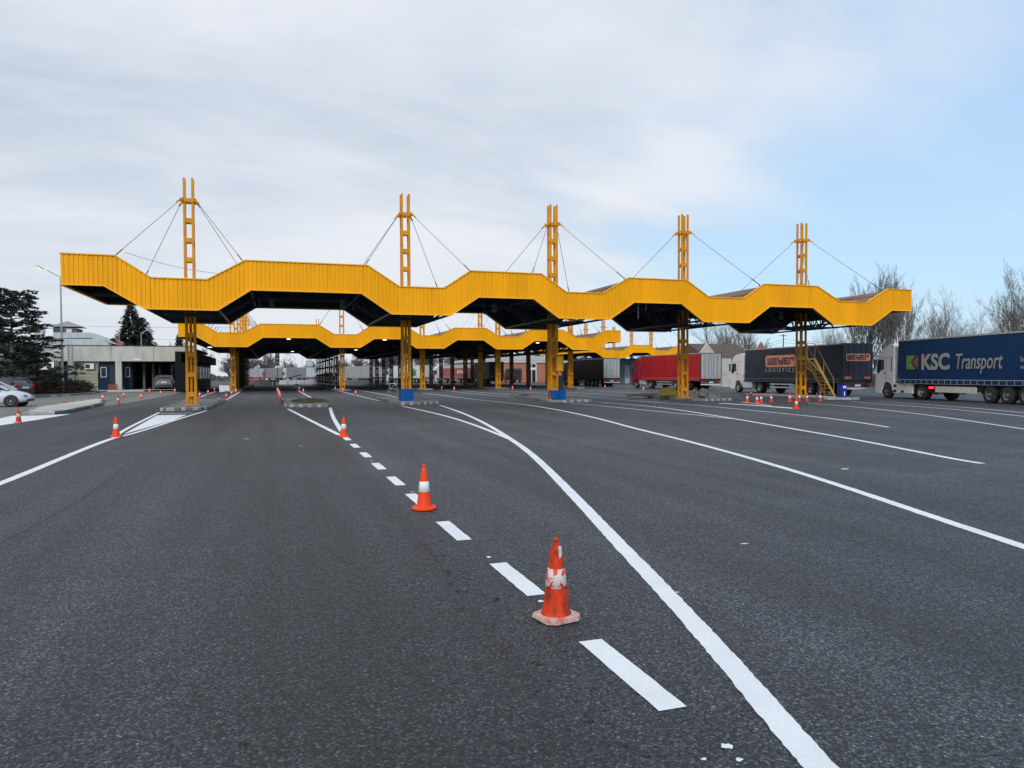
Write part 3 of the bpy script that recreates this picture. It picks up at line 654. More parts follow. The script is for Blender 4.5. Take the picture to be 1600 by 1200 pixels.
# items on the masts
t = thing('mast_box', 'wide blue box wrapped round the foot of the second mast', 'box', (7.16, 41.35, 0.14), sc=.72)
a = B(BLUE)
for r_ in range(1):
    pts = [(-.5, -.55), (.52, -.5), (.58, .5), (-.5, .5)]; tp = [(-.53, -.5), (.46, -.47), (.46, .5), (-.5, .5)]
    for i in range(4):
        p, q = pts[i], pts[(i + 1) % 4]; p2, q2 = tp[i], tp[(i + 1) % 4]
        a.add([(p[0], p[1], 0), (q[0], q[1], 0), (q2[0], q2[1], 1.02), (p2[0], p2[1], 1.02), (p[0] * .94, p[1] * .94, 0), (q[0] * .94, q[1] * .94, 0), (q2[0] * .94, q2[1] * .94, 1.02), (p2[0] * .94, p2[1] * .94, 1.02)],
              [(0, 1, 2, 3), (7, 6, 5, 4), (3, 2, 6, 7)])
a.build('panel', t)
t = thing('mast_box', 'blue box with a dark top section at the foot of the third mast', 'box', (16.28, 41.3, 0.14), sc=.80)
a = B(BLUE)
pts = [(-.5, -.5), (.62, -.45), (.62, .5), (-.5, .5)]; tp = [(-.56, -.5), (.6, -.5), (.6, .5), (-.5, .5)]
for i in range(4):
    p, q = pts[i], pts[(i + 1) % 4]; p2, q2 = tp[i], tp[(i + 1) % 4]
    a.add([(p[0], p[1], 0), (q[0], q[1], 0), (q2[0], q2[1], .72), (p2[0], p2[1], .72), (p[0] * .93, p[1] * .93, 0), (q[0] * .93, q[1] * .93, 0), (q2[0] * .93, q2[1] * .93, .72), (p2[0] * .93, p2[1] * .93, .72)], [(0, 1, 2, 3), (7, 6, 5, 4), (3, 2, 6, 7)])
a.m(TRUSS); a.bar((.1, -.52, 0), (.1, -.54, .72), .03); a.build('panel', t)
a = B(DARK); a.box((.36, .05, 1.28), (.42, .5, 1.1)); a.build('dark_panel', t, bevel=.02)
t = thing('electric_cabinet', 'yellow metal cabinet fixed to the third mast above the dark panel', 'cabinet', (16.35, 40.93, 1.9))
a = B(YSTEEL); a.box((0, -.02, .42), (.46, .26, .95)); a.build('cabinet_body', t, bevel=.015)
a = B(YELT); a.box((0, -.165, .42), (.38, .02, .86)); a.build('cabinet_door', t, bevel=.006)
a = B(DARK); a.box((.14, -.185, .42), (.03, .02, .12)); a.build('cabinet_handle', t)

# white A-frame barrier beside second mast
t = thing('trestle', 'bare white metal trestle standing behind the wide blue box', 'trestle', (*g(614, 617), 0.0), rz=.3)
a = B(GALV)
for s_ in (-1, 1):
    for q in (-1, 1): a.tube((s_ * .45, q * .35, 0), (s_ * .28, 0, .95), .012, n=6)
    a.tube((s_ * .4, -.25, .3), (s_ * .4, .25, .3), .012, n=5)
a.build('legs', t)
a = B(WHITE); a.tube((-.3, 0, .95), (.3, 0, .95), .02, n=6); a.tube((-.36, -.17, .5), (.36, -.17, .5), .015, n=6); a.tube((-.36, -.17, .5), (.29, -.02, .9), .012, n=5); a.build('cross_rails', t)
# concrete blocks
for i, (x, y, lx, h_) in enumerate([(351, 612.5, 1.0, .66), (463.5, 608, .7, .62)]):
    X, Y = g(x, y)
    t = thing('concrete_block', ['pale concrete block at the end of the left cone row', 'pale concrete wedge block on the far island beside two cones'][i], 'concrete block', (X, Y, 0), rz=.1)
    a = B(CONC if i else WHITE)
    if i: a.prism([(-.35, 0), (.35, 0), (.2, h_), (-.2, h_)], -.3, .3, 'y')
    else: a.prism([(-.5, 0), (.52, .02), (.46, h_), (-.52, h_ * 1.05)], -.3, .3, 'y')
    a.build('block', t, bevel=.04)
# kerb stones heap on the fourth island, wooden planks and yellow bush
STONE = mat('kerb_rubble', (0.17, 0.17, 0.165), .9, var=.3, vs=4, bump=.5, bs=15, dirt=.6, ds=3)
rnd = random.Random(3)
bx0, by0 = 26.05, 40.3
for k in range(20):
    lay = 0 if k < 10 else 1 if k < 17 else 2
    x = bx0 + rnd.uniform(-.75, .75) * (1 - .3 * lay); y = by0 + rnd.uniform(-.7, .6) * (1 - .3 * lay)
    a = B(STONE); d = (rnd.uniform(.34, .62), rnd.uniform(.22, .32), rnd.uniform(.17, .25)); a.box((0, 0, 0), d, top=rnd.uniform(.8, .98))
    o = a.build('broken_kerb_stone', None, bevel=.02); o.location = (x, y, .22 + lay * .19); o.rotation_euler = (rnd.uniform(-.4, .4) * min(lay, 1), rnd.uniform(-.4, .4) * min(lay, 1), rnd.uniform(0, pi))
    tag(o, 'broken grey kerb stone in the rubble heap under the fourth mast', 'kerb stone', 'broken kerb stones heaped on the fourth island')
for k, (x, y, r_) in enumerate([(21.9, 41.5, .3), (22.9, 42.2, .1)]): pass
mound('bush', 'yellow-green low bush left of the fourth mast', 'bush', (24.7, 42.4, 0.138), .62, .6, 0.42, DIRT, WEEDY, 1600)
t = thing('plank_pile', 'stack of dark planks behind the yellow-green bush', 'planks', (23.9, 44.8, 0.14), rz=.2)
WOOD = mat('weathered_wood', (0.12, 0.10, 0.075), .9, var=.3, vsc=(1, 12, 12))
for k in range(5):
    a = B(WOOD); a.box((rnd.uniform(-.1, .1), -.4 + .2 * (k % 4), .06 + .11 * (k // 4)), (2.3, .16, .07), rz=rnd.uniform(-.06, .06)); a.build('plank', t)

# stairs on the last island
YST = mat('yellow_stairs', (0.55, 0.33, 0.06), .5, var=.2, dirt=.4, dirtc=(.2, .12, .04), ds=3)
Y_ = 39.6
def sp_(x, y, Y=Y_): X, z = pY(x, y, Y); return (X, Y, z)
t = thing('steel_stairs', 'yellow steel stairs rising to a small platform beside the rightmost mast', 'stairs', (36.0, Y_, .14))
off = (36.0, Y_, .14)
tp = sp_(1273, 561); bt = sp_(1304, 619); tp2 = sp_(1285, 558); bt2 = sp_(1308, 600)
W = 0.8
topz = tp[2]; tx = tp[0]; bxx = bt[0]; 
a = B(YST)
for yy in (Y_, Y_ + W): a.bar((tx, yy, topz), (bxx, yy, .16), .05, .16)
a.build('stringer', t, off)
a = B(YST)
for k in range(1, 10):
    f = k / 10; a.box((tx + (bxx - tx) * f, Y_ + W / 2, topz + (.16 - topz) * f + .02), (.26, W - .06, .035))
a.build('treads', t, off)
a = B(YST); a.box((tx - .3, Y_ + W / 2, topz), (.7, W + .1, .06)); a.build('platform', t, off)
a = B(YST)
for yy in (Y_, Y_ + W):
    for f in (0, .45, .95): a.tube((tx + (bxx - tx) * f, yy, topz + (.16 - topz) * f), (tx + (bxx - tx) * f, yy, topz + (.16 - topz) * f + 1.0), .02, n=6)
    a.tube((tx, yy, topz + 1), (tx + (bxx - tx) * .95, yy, topz + (.16 - topz) * .95 + 1), .02, n=6)
    a.tube((tx - .6, yy, topz), (tx - .6, yy, topz + 1.05), .02, n=6); a.tube((tx - .6, yy, topz + 1.05), (tx, yy, topz + 1.0), .02, n=6)
    a.bar((tx - .55, yy, topz - .03), (34.6, yy, 1.6), .045)
a.build('handrail', t, off)
# blue bin
bx_, by_ = g(1315.5, 621, .14)
t = thing('litter_bin', 'blue bin with a white sticker at the foot of the yellow stairs', 'bin', (bx_, by_, .14))
BB = mat('bin_blue', (0.01, 0.035, 0.26), .4)
a = B(BB); a.box((0, 0, .42), (.44, .4, .84)); a.build('bin_body', t, bevel=.03)
a = B(WHITE); a.box((0.02, -.205, .66), (.24, .012, .16)); a.lathe([(0.001, 0), (.05, .001)], (0, 0, 0), n=8); a.build('sticker', t)
a = B(WHITE); a.prism([(-.02, .12), (.05, .12), (.05, .3), (.02, .42), (-.04, .3)], -.212, -.2, 'y'); a.build('sticker', t)
a = B(DARK); a.box((0, 0, .855), (.48, .44, .05)); a.build('lid', t, bevel=.01)

# ---------------------------------------------------------------- cones
def make_cone(kind, nm='traffic_cone'):
    t = thing(nm, 'cone', 'traffic cone')
    body, base, band = (ORANGE, ORANGE, WHITE) if kind == 'new' else (WORN, WBASE, WBAND) if kind == 'worn' else (RED, RED, WHITE)
    H_ = .54; r0, r1 = (.095, .027) if kind == 'worn' else (.092, .024)
    def R(z): return r0 + (r1 - r0) * (z - .03) / (H_ - .03)
    sq = [(-.15, -.10), (-.10, -.15), (.10, -.15), (.15, -.10), (.15, .10), (.10, .15), (-.10, .15), (-.15, .10)] if kind == 'worn' else [(.15 * cos(2 * pi * i / 20) * (1.06 if i % 5 == 0 else 1), .15 * sin(2 * pi * i / 20)) for i in range(20)]
    b = B(base)
    if kind == 'worn':
        n = 8; rr = random.Random(5)
        sq = [(x * .87, y * .87) for x, y in sq]
        vs = [(x * 1.02, y * 1.02, .002) for x, y in sq] + [(x, y, .026 + rr.uniform(-.006, .006)) for x, y in sq] + [(x * .74, y * .74, .034) for x, y in sq]
        b.add(vs, [(i, (i + 1) % n, n + (i + 1) % n, n + i) for i in range(n)] + [(n + i, n + (i + 1) % n, 2 * n + (i + 1) % n, 2 * n + i) for i in range(n)] + [tuple(range(2 * n, 3 * n))])
    else:
        b.lathe([(.148, .002), (.152, .02), (.14, .034), (.118, .042), (.10, .043)], n=24)
    b.build('cone_base', t)
    z1, z2 = (.21, .335)
    c = B(body); c.lathe([(r0 + .008, .03), (R(.06), .06), (R(.15), .15), (R(z1), z1), (R(z2), z2), (R(.45), .45), (r1 - .001, H_ - .045), (.015, H_ - .040), (.015, H_ - .034), (.020, H_ - .022), (.016, H_ - .006), (.001, H_)], n=24)
    if kind == 'worn': c.m(WCHIP); c.prism([(-.002, .40), (.012, .42), (.016, .46), (.010, .485), (-.004, .475), (-.006, .43)], -.046, -.020, 'y')
    c.build('cone_body', t)
    s_ = B(band); s_.lathe([(R(z1) + .0005, z1), (R(z1) + .003, z1 + .001), (R(z2) + .003, z2 - .001), (R(z2) + .0005, z2)], n=24); s_.build('reflective_band', t)
    return t
CN, CW, CR = make_cone('new'), make_cone('worn'), make_cone('red')
used = {}
cones = [
 (869, 967, 'worn', 'battered orange cone with peeling white band, nearest and largest of all', 1.0),
 (663, 796, 'new', 'bright clean orange cone beside the dashes, second nearest', .98),
 (537, 683, 'new', 'orange cone where the two white lines meet before the dashes', 1),
 (181.5, 683, 'new', 'orange cone at the tip of the filled white chevron', 1),
 (29, 661, 'worn', 'faded cone on the white painted corner near the white car', .95),
 (103, 630, 'worn', 'small faded cone on the old pavement beyond the pale island', .6),
 (160.8, 626.5, 'new', 'orange cone just behind the tip of the long pale island', 1),
 (184.5, 631.5, 'red', 'dark red cone nearest on the right-hand line before the garage', 1),
 (193.7, 621.2, 'red', 'red cone second along the left-hand line before the garage', .9),
 (220.5, 624.2, 'red', 'red cone second along the right-hand line before the garage', .95),
 (233.5, 614.8, 'new', 'orange cone farthest on the left-hand line, below the parked garage car', 1),
 (251, 617.8, 'red', 'red cone third along the right-hand line before the garage', .95),
 (273.3, 614, 'new', 'orange cone farthest on the right-hand line, left of the first mast', .95),
 (312, 621.5, 'red', 'red cone just right of the leftmost front mast', .95),
 (325.3, 616.8, 'red', 'red cone second behind the leftmost front mast', .95),
 (335, 611.6, 'red', 'red cone third behind the leftmost front mast, by the pale block', .95),
 (342.6, 630.6, 'red', 'dark red cone nearest in the row right of the first island', 1),
 (353.4, 623.6, 'red', 'red cone second in the row right of the first island', 1),
 (362, 617.8, 'red', 'red cone third in the row right of the first island', .9),
 (369, 613.4, 'new', 'orange cone last in the row right of the first island', .95),
 (441.8, 629.6, 'red', 'dark red cone nearest in the tight row beside the weedy island', .9),
 (439.5, 625.5, 'red', 'red cone second in the tight row beside the weedy island', .95),
 (437.7, 621.5, 'new', 'orange cone third in the tight row beside the weedy island', .95),
 (436.5, 618, 'red', 'red cone fourth in the tight row beside the weedy island', .95),
 (435, 615, 'new', 'orange cone fifth in the tight row beside the weedy island', .95),
 (433.6, 612.2, 'red', 'red cone sixth in the tight row beside the weedy island', .95),
 (432.3, 609.8, 'red', 'farthest cone in the tight row beside the weedy island', .95),
 (468, 610.4, 'red', 'farther of the two cones beyond the weedy island', .95),
 (474, 614.4, 'red', 'nearer of the two cones beyond the weedy island', .95),
 (524, 610.3, 'red', 'farthest of three cones on the line left of the second mast', .95),
 (535.8, 612.6, 'new', 'middle one of three cones on the line left of the second mast', .95),
 (555.8, 617.8, 'red', 'nearest of three cones on the line left of the second mast', .95),
 (664.5, 608, 'new', 'small orange cone just right of the wide blue box', .95),
 (690.3, 609.3, 'worn', 'dingy whitish cone between the second and third masts', .9),
 (709.5, 611.2, 'red', 'red cone right of the dingy one between second and third masts', 1),
 (800.8, 609.2, 'new', 'orange cone in front of the black lorry by the brick building', .95),
 (829, 611, 'red', 'red cone in front of the white door of the brick building', .95),
 (945.3, 607.2, 'red', 'small red cone at the tail of the black trailer', .95),
 (1005.3, 611.3, 'new', 'orange cone in front of the cab of the red lorry', .95),
 (1084.7, 614.8, 'red', 'red cone just right of the fourth mast below the red lorry', .95),
 (1167.6, 628.8, 'new', 'leftmost orange cone on the chevron before the orange-lettered lorry', .98),
 (1173.8, 619.5, 'red', 'smaller cone standing behind the chevron group by the white cab', .95),
 (1182.8, 630.7, 'new', 'orange cone nearest of a close pair on the right-hand chevron', .98),
 (1189.3, 629.8, 'red', 'red cone just behind another in the close pair on the right-hand chevron', .98),
 (1205, 628.8, 'red', 'red cone right of the close pair, before the lorry drive wheels', .98),
 (1233.8, 628, 'new', 'orange cone left of the rightmost mast foot', .98),
 (1248.8, 627.2, 'red', 'red cone directly at the rightmost mast foot', .98),
 (1260.8, 627, 'red', 'faint red cone just right of the rightmost mast foot', .92),
 (1281.5, 627.3, 'red', 'red cone below the yellow stairs', .98),
 (1244.2, 639, 'new', 'bright orange cone at the right end of the white chevron line', 1.0)]
for x, y, kd, lab, sc_ in cones:
    src = {'new': CN, 'worn': CW, 'red': CR}[kd]
    o = src if kd not in used else copy_tree(src); used[kd] = 1
    X, Y = g(x, y); o.location = (X, Y, 0.008); o.rotation_euler = (random.uniform(-.03, .03) if Y > 10 else 0, 0, random.uniform(0, 6)); o.scale = (sc_ * 1.04,) * 3
    o['label'] = lab; o['group'] = 'traffic cones set out along the lanes'
    if kd == 'worn' and y > 900: o.rotation_euler = (0, 0, radians(12)); o.scale = (1.02, 1.02, 1.02)

# ---------------------------------------------------------------- text
def text_obj(s, size, parent, loc, face='left', mat_=WHITE, bold=0.0, shear=0.0, ext=0.004, sx_=1.0, name='lettering', align='LEFT'):
    c = bpy.data.curves.new(name, 'FONT'); c.body = s; c.size = size; c.extrude = ext; c.offset = bold; c.shear = shear; c.align_x = align; c.resolution_u = 3
    o = bpy.data.objects.new(name, c); COL.objects.link(o)
    dg = bpy.context.evaluated_depsgraph_get(); me = bpy.data.meshes.new_from_object(o.evaluated_get(dg)); bpy.data.objects.remove(o); me.name = name
    me.materials.clear(); me.materials.append(mat_)
    o = bpy.data.objects.new(name, me); COL.objects.link(o); o.parent = parent; o.location = loc; o.scale = (sx_, 1, 1)
    o.rotation_euler = (pi / 2, 0, -pi / 2) if face == 'left' else (pi / 2, 0, 0)
    return o

# ---------------------------------------------------------------- lorries
def wheel(parent, x, y, r=.5, w_=.32, rim=RIM, side=-1, name='wheel'):
    b = B(BLACK); s = side
    b.lathe([(r * .56, w_ / 2), (r * .93, w_ / 2), (r, w_ / 2 - .04), (r, -w_ / 2 + .04), (r * .93, -w_ / 2), (r * .56, -w_ / 2)], n=28, axis='x')
    o = b.build(name, parent); o.location = (x, y, r)
    q = B(rim); e = side * w_ / 2
    q.lathe([(r * .58, e - side * .01), (r * .50, e - side * .03), (r * .42, e - side * .12), (r * .2, e - side * .10), (r * .18, e), (.001, e)], n=24, axis='x')
    q.m(DARK)
    for k in range(8): a_ = 2 * pi * k / 8; q.lathe([(.001, e - side * .085), (r * .07, e - side * .09)], (0, r * .32 * cos(a_), r * .32 * sin(a_)), n=6, axis='x')
    q.build('rim', o); return o
def lorry(label, loc, heading, cab=(.7, .7, .7), tarp=(.2, .2, .2), rear=None, stripe=(.5, .5, .5), sc=.95, style='round', cabtop=None, frame=(.04, .04, .045), skirt='ribs', tank=(.75, .75, .75), group=None, reardoors=True, litred=False):
    t = thing('articulated_lorry', label, 'lorry', loc, -radians(heading), group, sc)
    key = label[:12] + str(loc[0])
    CM = mat('cab_paint_' + key, cab, .38, var=.05, dirt=.35, dirtc=tuple(c * .45 for c in cab), ds=1.6)
    TM = mat('tarpaulin_' + key, tarp, .55, var=.12, vs=1.2, bump=.5, bs=2.5, dirt=.55, dirtc=tuple(c * .65 + .008 for c in tarp), ds=.7, spec=.2)
    RM = mat('rear_door_' + key, rear or tarp, .5, var=.08, dirt=.4, dirtc=tuple(c * .6 for c in (rear or tarp)), ds=1.5)
    FM = mat('chassis_' + key, frame, .6, var=.2)
    SM = mat('strip_' + key, stripe, .5, var=.1)
    hw = 1.27
    # trailer
    b = B(TM)
    # gently rippling tarpaulin walls
    n = 34; vs = []
    for side in (-1, 1):
        o = len(b.v); rows_ = [1.30, 1.9, 2.6, 3.3, 3.90]
        for k in range(n + 1):
            y = 13.55 * k / n + .02
            for j, z in enumerate(rows_):
                bul = 0.018 * sin(k * 1.9 + j) * (0 if j in (0, 4) else 1) + (0.012 if 0 < j < 4 else 0)
                b.v.append((side * (hw + bul), y, z))
        for k in range(n):
            for j in range(4): b.smooth = True; b.face([o + k * 5 + j, o + (k + 1) * 5 + j, o + (k + 1) * 5 + j + 1, o + k * 5 + j + 1]); b.smooth = False
    b.box((0, 6.8, 3.925), (2.50, 13.5, .05)); b.build('tarpaulin', t, fix=False)
    tarp_o = t.children[-1] if False else None
    hd = B(RM); hd.box((0, 13.58, 2.6), (2.52, .06, 2.66)); hd.build('headboard', t)
    tr = B(mat('roof_rail', (.45, .46, .47), .5, metal=.3)); 
    for s_ in (-1, 1): tr.box((s_ * 1.26, 6.8, 3.955), (.07, 13.6, .09))
    tr.build('roof_rail', t)
    d = B(RM); d.box((0, -.03, 2.6), (2.54, .06, 2.72)); rd = d.build('rear_doors', t, bevel=.01)
    d = B(FM)
    if reardoors:
        d.box((0, -.065, 2.6), (.03, .01, 2.6))
        for x in (-.75, -.3, .3, .75): d.tube((x, -.085, 1.35), (x, -.085, 3.85), .016, n=5)
        d.box((-1.25, -.05, 2.6), (.05, .09, 2.74)); d.box((1.25, -.05, 2.6), (.05, .09, 2.74)); d.box((0, -.05, 3.98), (2.54, .1, .05))
    d.build('door_hardware', rd)
    f = B(FM); f.box((0, 6.8, 1.22), (2.5, 13.6, .12))
    for s_ in (-1, 1): f.box((s_ * .45, 6.6, 1.02), (.12, 12.8, .3))
    f.box((0, .12, .86), (2.3, .12, .5)); f.build('chassis', t)
    # skirt of the tarpaulin with its buckles
    sk = B(TM)
    for s_ in (-1, 1): sk.box((s_ * 1.28, 6.8, 1.17), (.02, 13.5, .28))
    sk.build('tarpaulin_skirt', t)
    st = B(SM)
    for s_ in (-1,):
        st.box((s_ * 1.294, 6.8, 1.315), (.012, 13.5, .035))
        for k in range(24): st.box((s_ * 1.297, .5 + k * .56, 1.17), (.008, .03, .24))
        st.box((s_ * 1.294, 6.8, 1.05), (.012, 13.5, .02))
    st.build('buckle_straps', t)
    for y in (2.6, 3.92, 5.24):
        for s_ in (-1, 1): wheel(t, s_ * 1.06, y, .5, .36, RIMD if style == 'italian' else RIM, s_)
    for y in (2.6, 3.92, 5.24):
        for s_ in (-1, 1):
            mg = B(DARK)
            pr_ = [(y + .62 * cos(a_), .5 + .6 * sin(a_)) for a_ in [pi * k / 8 for k in range(9)]] + [(y + .6 * cos(a_), .5 + .57 * sin(a_)) for a_ in [pi * k / 8 for k in range(9)]][::-1]
            mg.prism(pr_, s_ * 1.22, s_ * .9); mg.build('mudguard', t)
    sg = B(mat('side_guard_' + key, tank, .5, var=.1))
    for s_ in (-1, 1):
        if style == 'italian': sg.box((s_ * 1.24, 8.0, .72), (.04, 3.6, .38))
        else:
            sg.box((s_ * 1.24, 7.9, .85), (.03, 3.4, .1)); sg.box((s_ * 1.24, 7.9, .58), (.03, 3.4, .1))
    sg.build('side_guard', t, bevel=.01)
    for s_ in (-1, 1): lg = B(FM); lg.box((s_ * .95, 10.2, .75), (.14, .14, .7)); lg.box((s_ * .95, 10.2, .385), (.3, .3, .04)); lg.build('landing_leg', t)
    # rear bumper
    rb = B(mat('bumper_' + key, (.55, .55, .55), .5)); rb.box((0, -.02, .62), (2.4, .08, .14)); rb.build('rear_bumper', t)
    for s_ in (-1, 1):
        l_ = B(LENSR); l_.box((s_ * .98, -.05, .84), (.42, .06, .13)); l_.build('tail_light', t, bevel=.01)
        l_ = B(LENSO); l_.box((s_ * .85, -.068, 1.42), (.52, .012, .17)); l_.build('rear_marker_plate', t)
    pl = B(WHITE); pl.box((0, -.075, .84), (.5, .02, .12)); pl.build('number_plate', t)
    # tractor
    cf, cb = 16.35, 14.15; wy = 14.95
    arch = [(wy + .62 * cos(a_), .5 + .64 * sin(a_)) for a_ in [pi * (1 - k / 10) for k in range(11)]]
    if style == 'italian':
        prof = [(cb, 1.18), (cb, 3.62), (cb + .15, 3.80), (cb + .7, 3.72), (cb + 1.3, 3.45), (cb + 1.75, 3.10), (cb + 1.95, 2.75), (cf - .12, 1.9), (cf, 1.2), (cf, .42), (cf - .1, .32), (wy + .70, .32)]
    elif style == 'boxy':
        prof = [(cb, 1.18), (cb, 3.55), (cb + .1, 3.66), (cb + 1.25, 3.55), (cb + 1.78, 3.22), (cb + 1.98, 2.85), (cf - .10, 1.9), (cf, 1.2), (cf, .42), (cf - .1, .32), (wy + .70, .32)]
    else:
        prof = [(cb, 1.18), (cb, 3.55), (cb + .15, 3.72), (cb + .9, 3.6), (cb + 1.5, 3.25), (cb + 1.9, 2.85), (cf - .12, 1.9), (cf, 1.2), (cf, .42), (cf - .1, .32), (wy + .70, .32)]
    prof = prof + [(wy + .68, .5)] + [(y, z) for y, z in arch[::-1] if y < wy + .66][0:] 
    prof = [p for i, p in enumerate(prof) if i == 0 or (abs(p[0] - prof[i - 1][0]) + abs(p[1] - prof[i - 1][1])) > .03]
    c = B(CM); c.prism(prof, -1.22, 1.22); cabo = c.build('cab', t, bevel=.07)
    if cabtop:
        c = B(mat('cab_top_' + key, cabtop, .4)); c.prism([(cb + .05, 3.3), (cb + .05, 3.85), (cb + .9, 3.75), (cb + 1.5, 3.38), (cb + 1.5, 3.3)], -1.23, 1.23); c.build('roof_fairing', cabo, bevel=.03)
    gl = B(GLASS); y_ = cb + 1.13
    for s_ in (-1, 1): gl.prism([(y_, 2.02), (y_ + .02, 2.72), (y_ + .72, 2.72), (y_ + .86, 1.95), (y_ + .66, 1.70), (y_ + .32, 1.98)], s_ * 1.205, s_ * 1.232)
    gl.build('side_window', cabo)
    gl = B(GLASS)
    def fx(z): return (cf - .12 - (z - 1.9) * ((cf - .12) - (cb + 1.95)) / .85) + .015
    gl.add([(-1.12, fx(1.92), 1.92), (1.12, fx(1.92), 1.92), (1.08, fx(2.7), 2.7), (-1.08, fx(2.7), 2.7)], [(0, 1, 2, 3)])
    gl.prism([(fx(1.92), 1.92), (fx(2.7), 2.7), (fx(2.7) - .05, 2.7), (fx(1.92) - .05, 1.92)], -1.18, 1.18); gl.build('windscreen', cabo)
    dt = B(DARK)
    for s_ in (-1, 1):
        if style == 'italian': dt.box((s_ * 1.224, cb + .28, 2.35), (.016, .07, .95))
        else: dt.box((s_ * 1.224, cb + .45, 1.66), (.016, .14, .06))
        dt.box((s_ * 1.226, cb + 1.05, 1.75), (.016, .16, .09))       # handle
        dt.box((s_ * 1.222, cb + .88, 2.1), (.012, .012, 1.5)); dt.box((s_ * 1.222, cb + 1.1, 2.86), (.012, 2.0, .012))
        dt.box((s_ * 1.222, cb + .6, 1.35), (.012, .9, .012))
    dt.box((0, cf + .005, 1.35), (1.7, .03, .35)); dt.box((0, cf + .005, .75), (1.5, .03, .22)); dt.build('cab_trim', cabo)
    mr = B(DARK)
    for s_ in (-1, 1):
        mr.box((s_ * 1.42, cb + 1.95, 2.35), (.12, .12, .72)); mr.box((s_ * 1.32, cb + 1.9, 2.6), (.2, .04, .04)); mr.box((s_ * 1.32, cb + 1.9, 2.1), (.2, .04, .04))
    mr.build('wing_mirrors', cabo, bevel=.02)
    for s_ in (-1, 1):
        h = B(GLASSL); h.box((s_ * .95, cf + .01, .78), (.42, .04, .2)); h.build('headlight', cabo, bevel=.01)
    # side fairing + tank
    for s_ in (-1, 1):
        sf = B(mat('fairing_' + key, tank if style != 'italian' else cab, .42, var=.08, dirt=.4, dirtc=(.25, .24, .22), ds=2))
        if style == 'italian':
            sf.prism([(cb + .12, .35), (cb + .12, .9), (cb, 1.08), (12.15, 1.08), (12.15, .35)], s_ * 1.02, s_ * 1.21)
        else:
            for k in range(3): sf.box((s_ * .98, cb - .28 - k * .52, .72), (.5, .50, .56))
        sf.build('side_fairing', t, bevel=.05)
    for s_ in (-1, 1):
        if style == 'italian':
            for yy, zz_ in ((cb - .12, .88), (cb - .12, .52), (cb - .95, .50)): stp = B(DARK); stp.box((s_ * 1.212, yy, zz_), (.02, .3, .17)); stp.build('step', t)
        else: stp = B(DARK); stp.box((s_ * 1.08, cb + .12, .62), (.24, .2, .5)); stp.build('step', t)
    fr_ = B(FM)
    for s_ in (-1, 1): fr_.box((s_ * .42, 13.3, .88), (.1, 5.4, .26))
    fr_.box((0, 11.3, 1.08), (.9, 1.0, .08)); fr_.box((0, 14.3, 1.0), (2.1, .5, .3)); fr_.build('tractor_chassis', t)
    for s_ in (-1, 1):
        wheel(t, s_ * 1.06, wy, .5, .3, RIMD if style == 'italian' else RIM, s_); wheel(t, s_ * .96, 11.3, .5, .5, RIM, s_)
        l_ = B(LITR if litred else LENSR); l_.box((s_ * .98, 10.28, .82), (.4, .06, .12)); l_.build('tail_light', t)
        if litred:
            l_ = B(LITR); l_.box((s_ * 1.20, 10.32, .82), (.05, .3, .14)); l_.build('tail_light', t)
    for s_ in (-1, 1):
        gd = B(DARK)
        pr_ = [(11.3 + .66 * cos(a_), .52 + .62 * sin(a_)) for a_ in [pi * k / 8 for k in range(9)]] + [(11.3 + .63 * cos(a_), .52 + .58 * sin(a_)) for a_ in [pi * k / 8 for k in range(9)]][::-1]
        gd.prism(pr_, s_ * 1.2, s_ * .7); gd.build('mudguard', t)
    for s_ in (-1, 1):
        ex = B(mat('rear_fairing_' + key, tuple(c * .9 for c in cab), .45)); ex.box((s_ * 1.15, cb - .14, 2.6), (.04, .22, 1.9)); ex.build('side_deflector', cabo)
    for q in cabo.children: pass
    return t
def child(t, nm): return [c for c in t.children if c.name.split('.')[0] == nm][0]
OR = mat('orange_print', (.88, .36, .22), .5); DK = mat('print_dark', (.05, .04, .05), .5); PR = mat('pale_print', (.62, .60, .56), .5, var=.1, dirt=.3, dirtc=(.3, .32, .35), ds=3)
def block_word(parent, word, face, org, h, w_, st, gap, m_):
    G = {'W': [(0, 1, 0, 0), (0, 0, 1, 0), (1, 0, 1, 1), (.5, 0, .5, 1)], 'E': [(0, 1, 0, 0), (0, 1, 1, 1), (0, .5, .9, .5), (0, 0, 1, 0)],
         'Y': [(0, 1, 0, .45), (0, .45, 1, .45), (1, 1, 1, 0), (1, 0, .2, 0)], 'R': [(0, 0, 0, 1), (0, 1, 1, 1), (1, 1, 1, .55)]}
    a = B(m_)
    for i, ch in enumerate(word):
        for x0, y0, x1, y1 in G[ch]:
            u0, u1 = min(x0, x1) * (w_ - st) - .0, max(x0, x1) * (w_ - st) + st; v0, v1 = min(y0, y1) * (h - st), max(y0, y1) * (h - st) + st; o_ = i * (w_ + gap)
            if face == 'left': a.box((org[0] + .002 * (x0 != x1), org[1] - o_ - (u0 + u1) / 2, org[2] + (v0 + v1) / 2), (.012, u1 - u0, v1 - v0))
            else: a.box((org[0] + o_ + (u0 + u1) / 2, org[1] + .002 * (x0 != x1), org[2] + (v0 + v1) / 2), (u1 - u0, .012, v1 - v0))
    return a.build('lettering', parent)
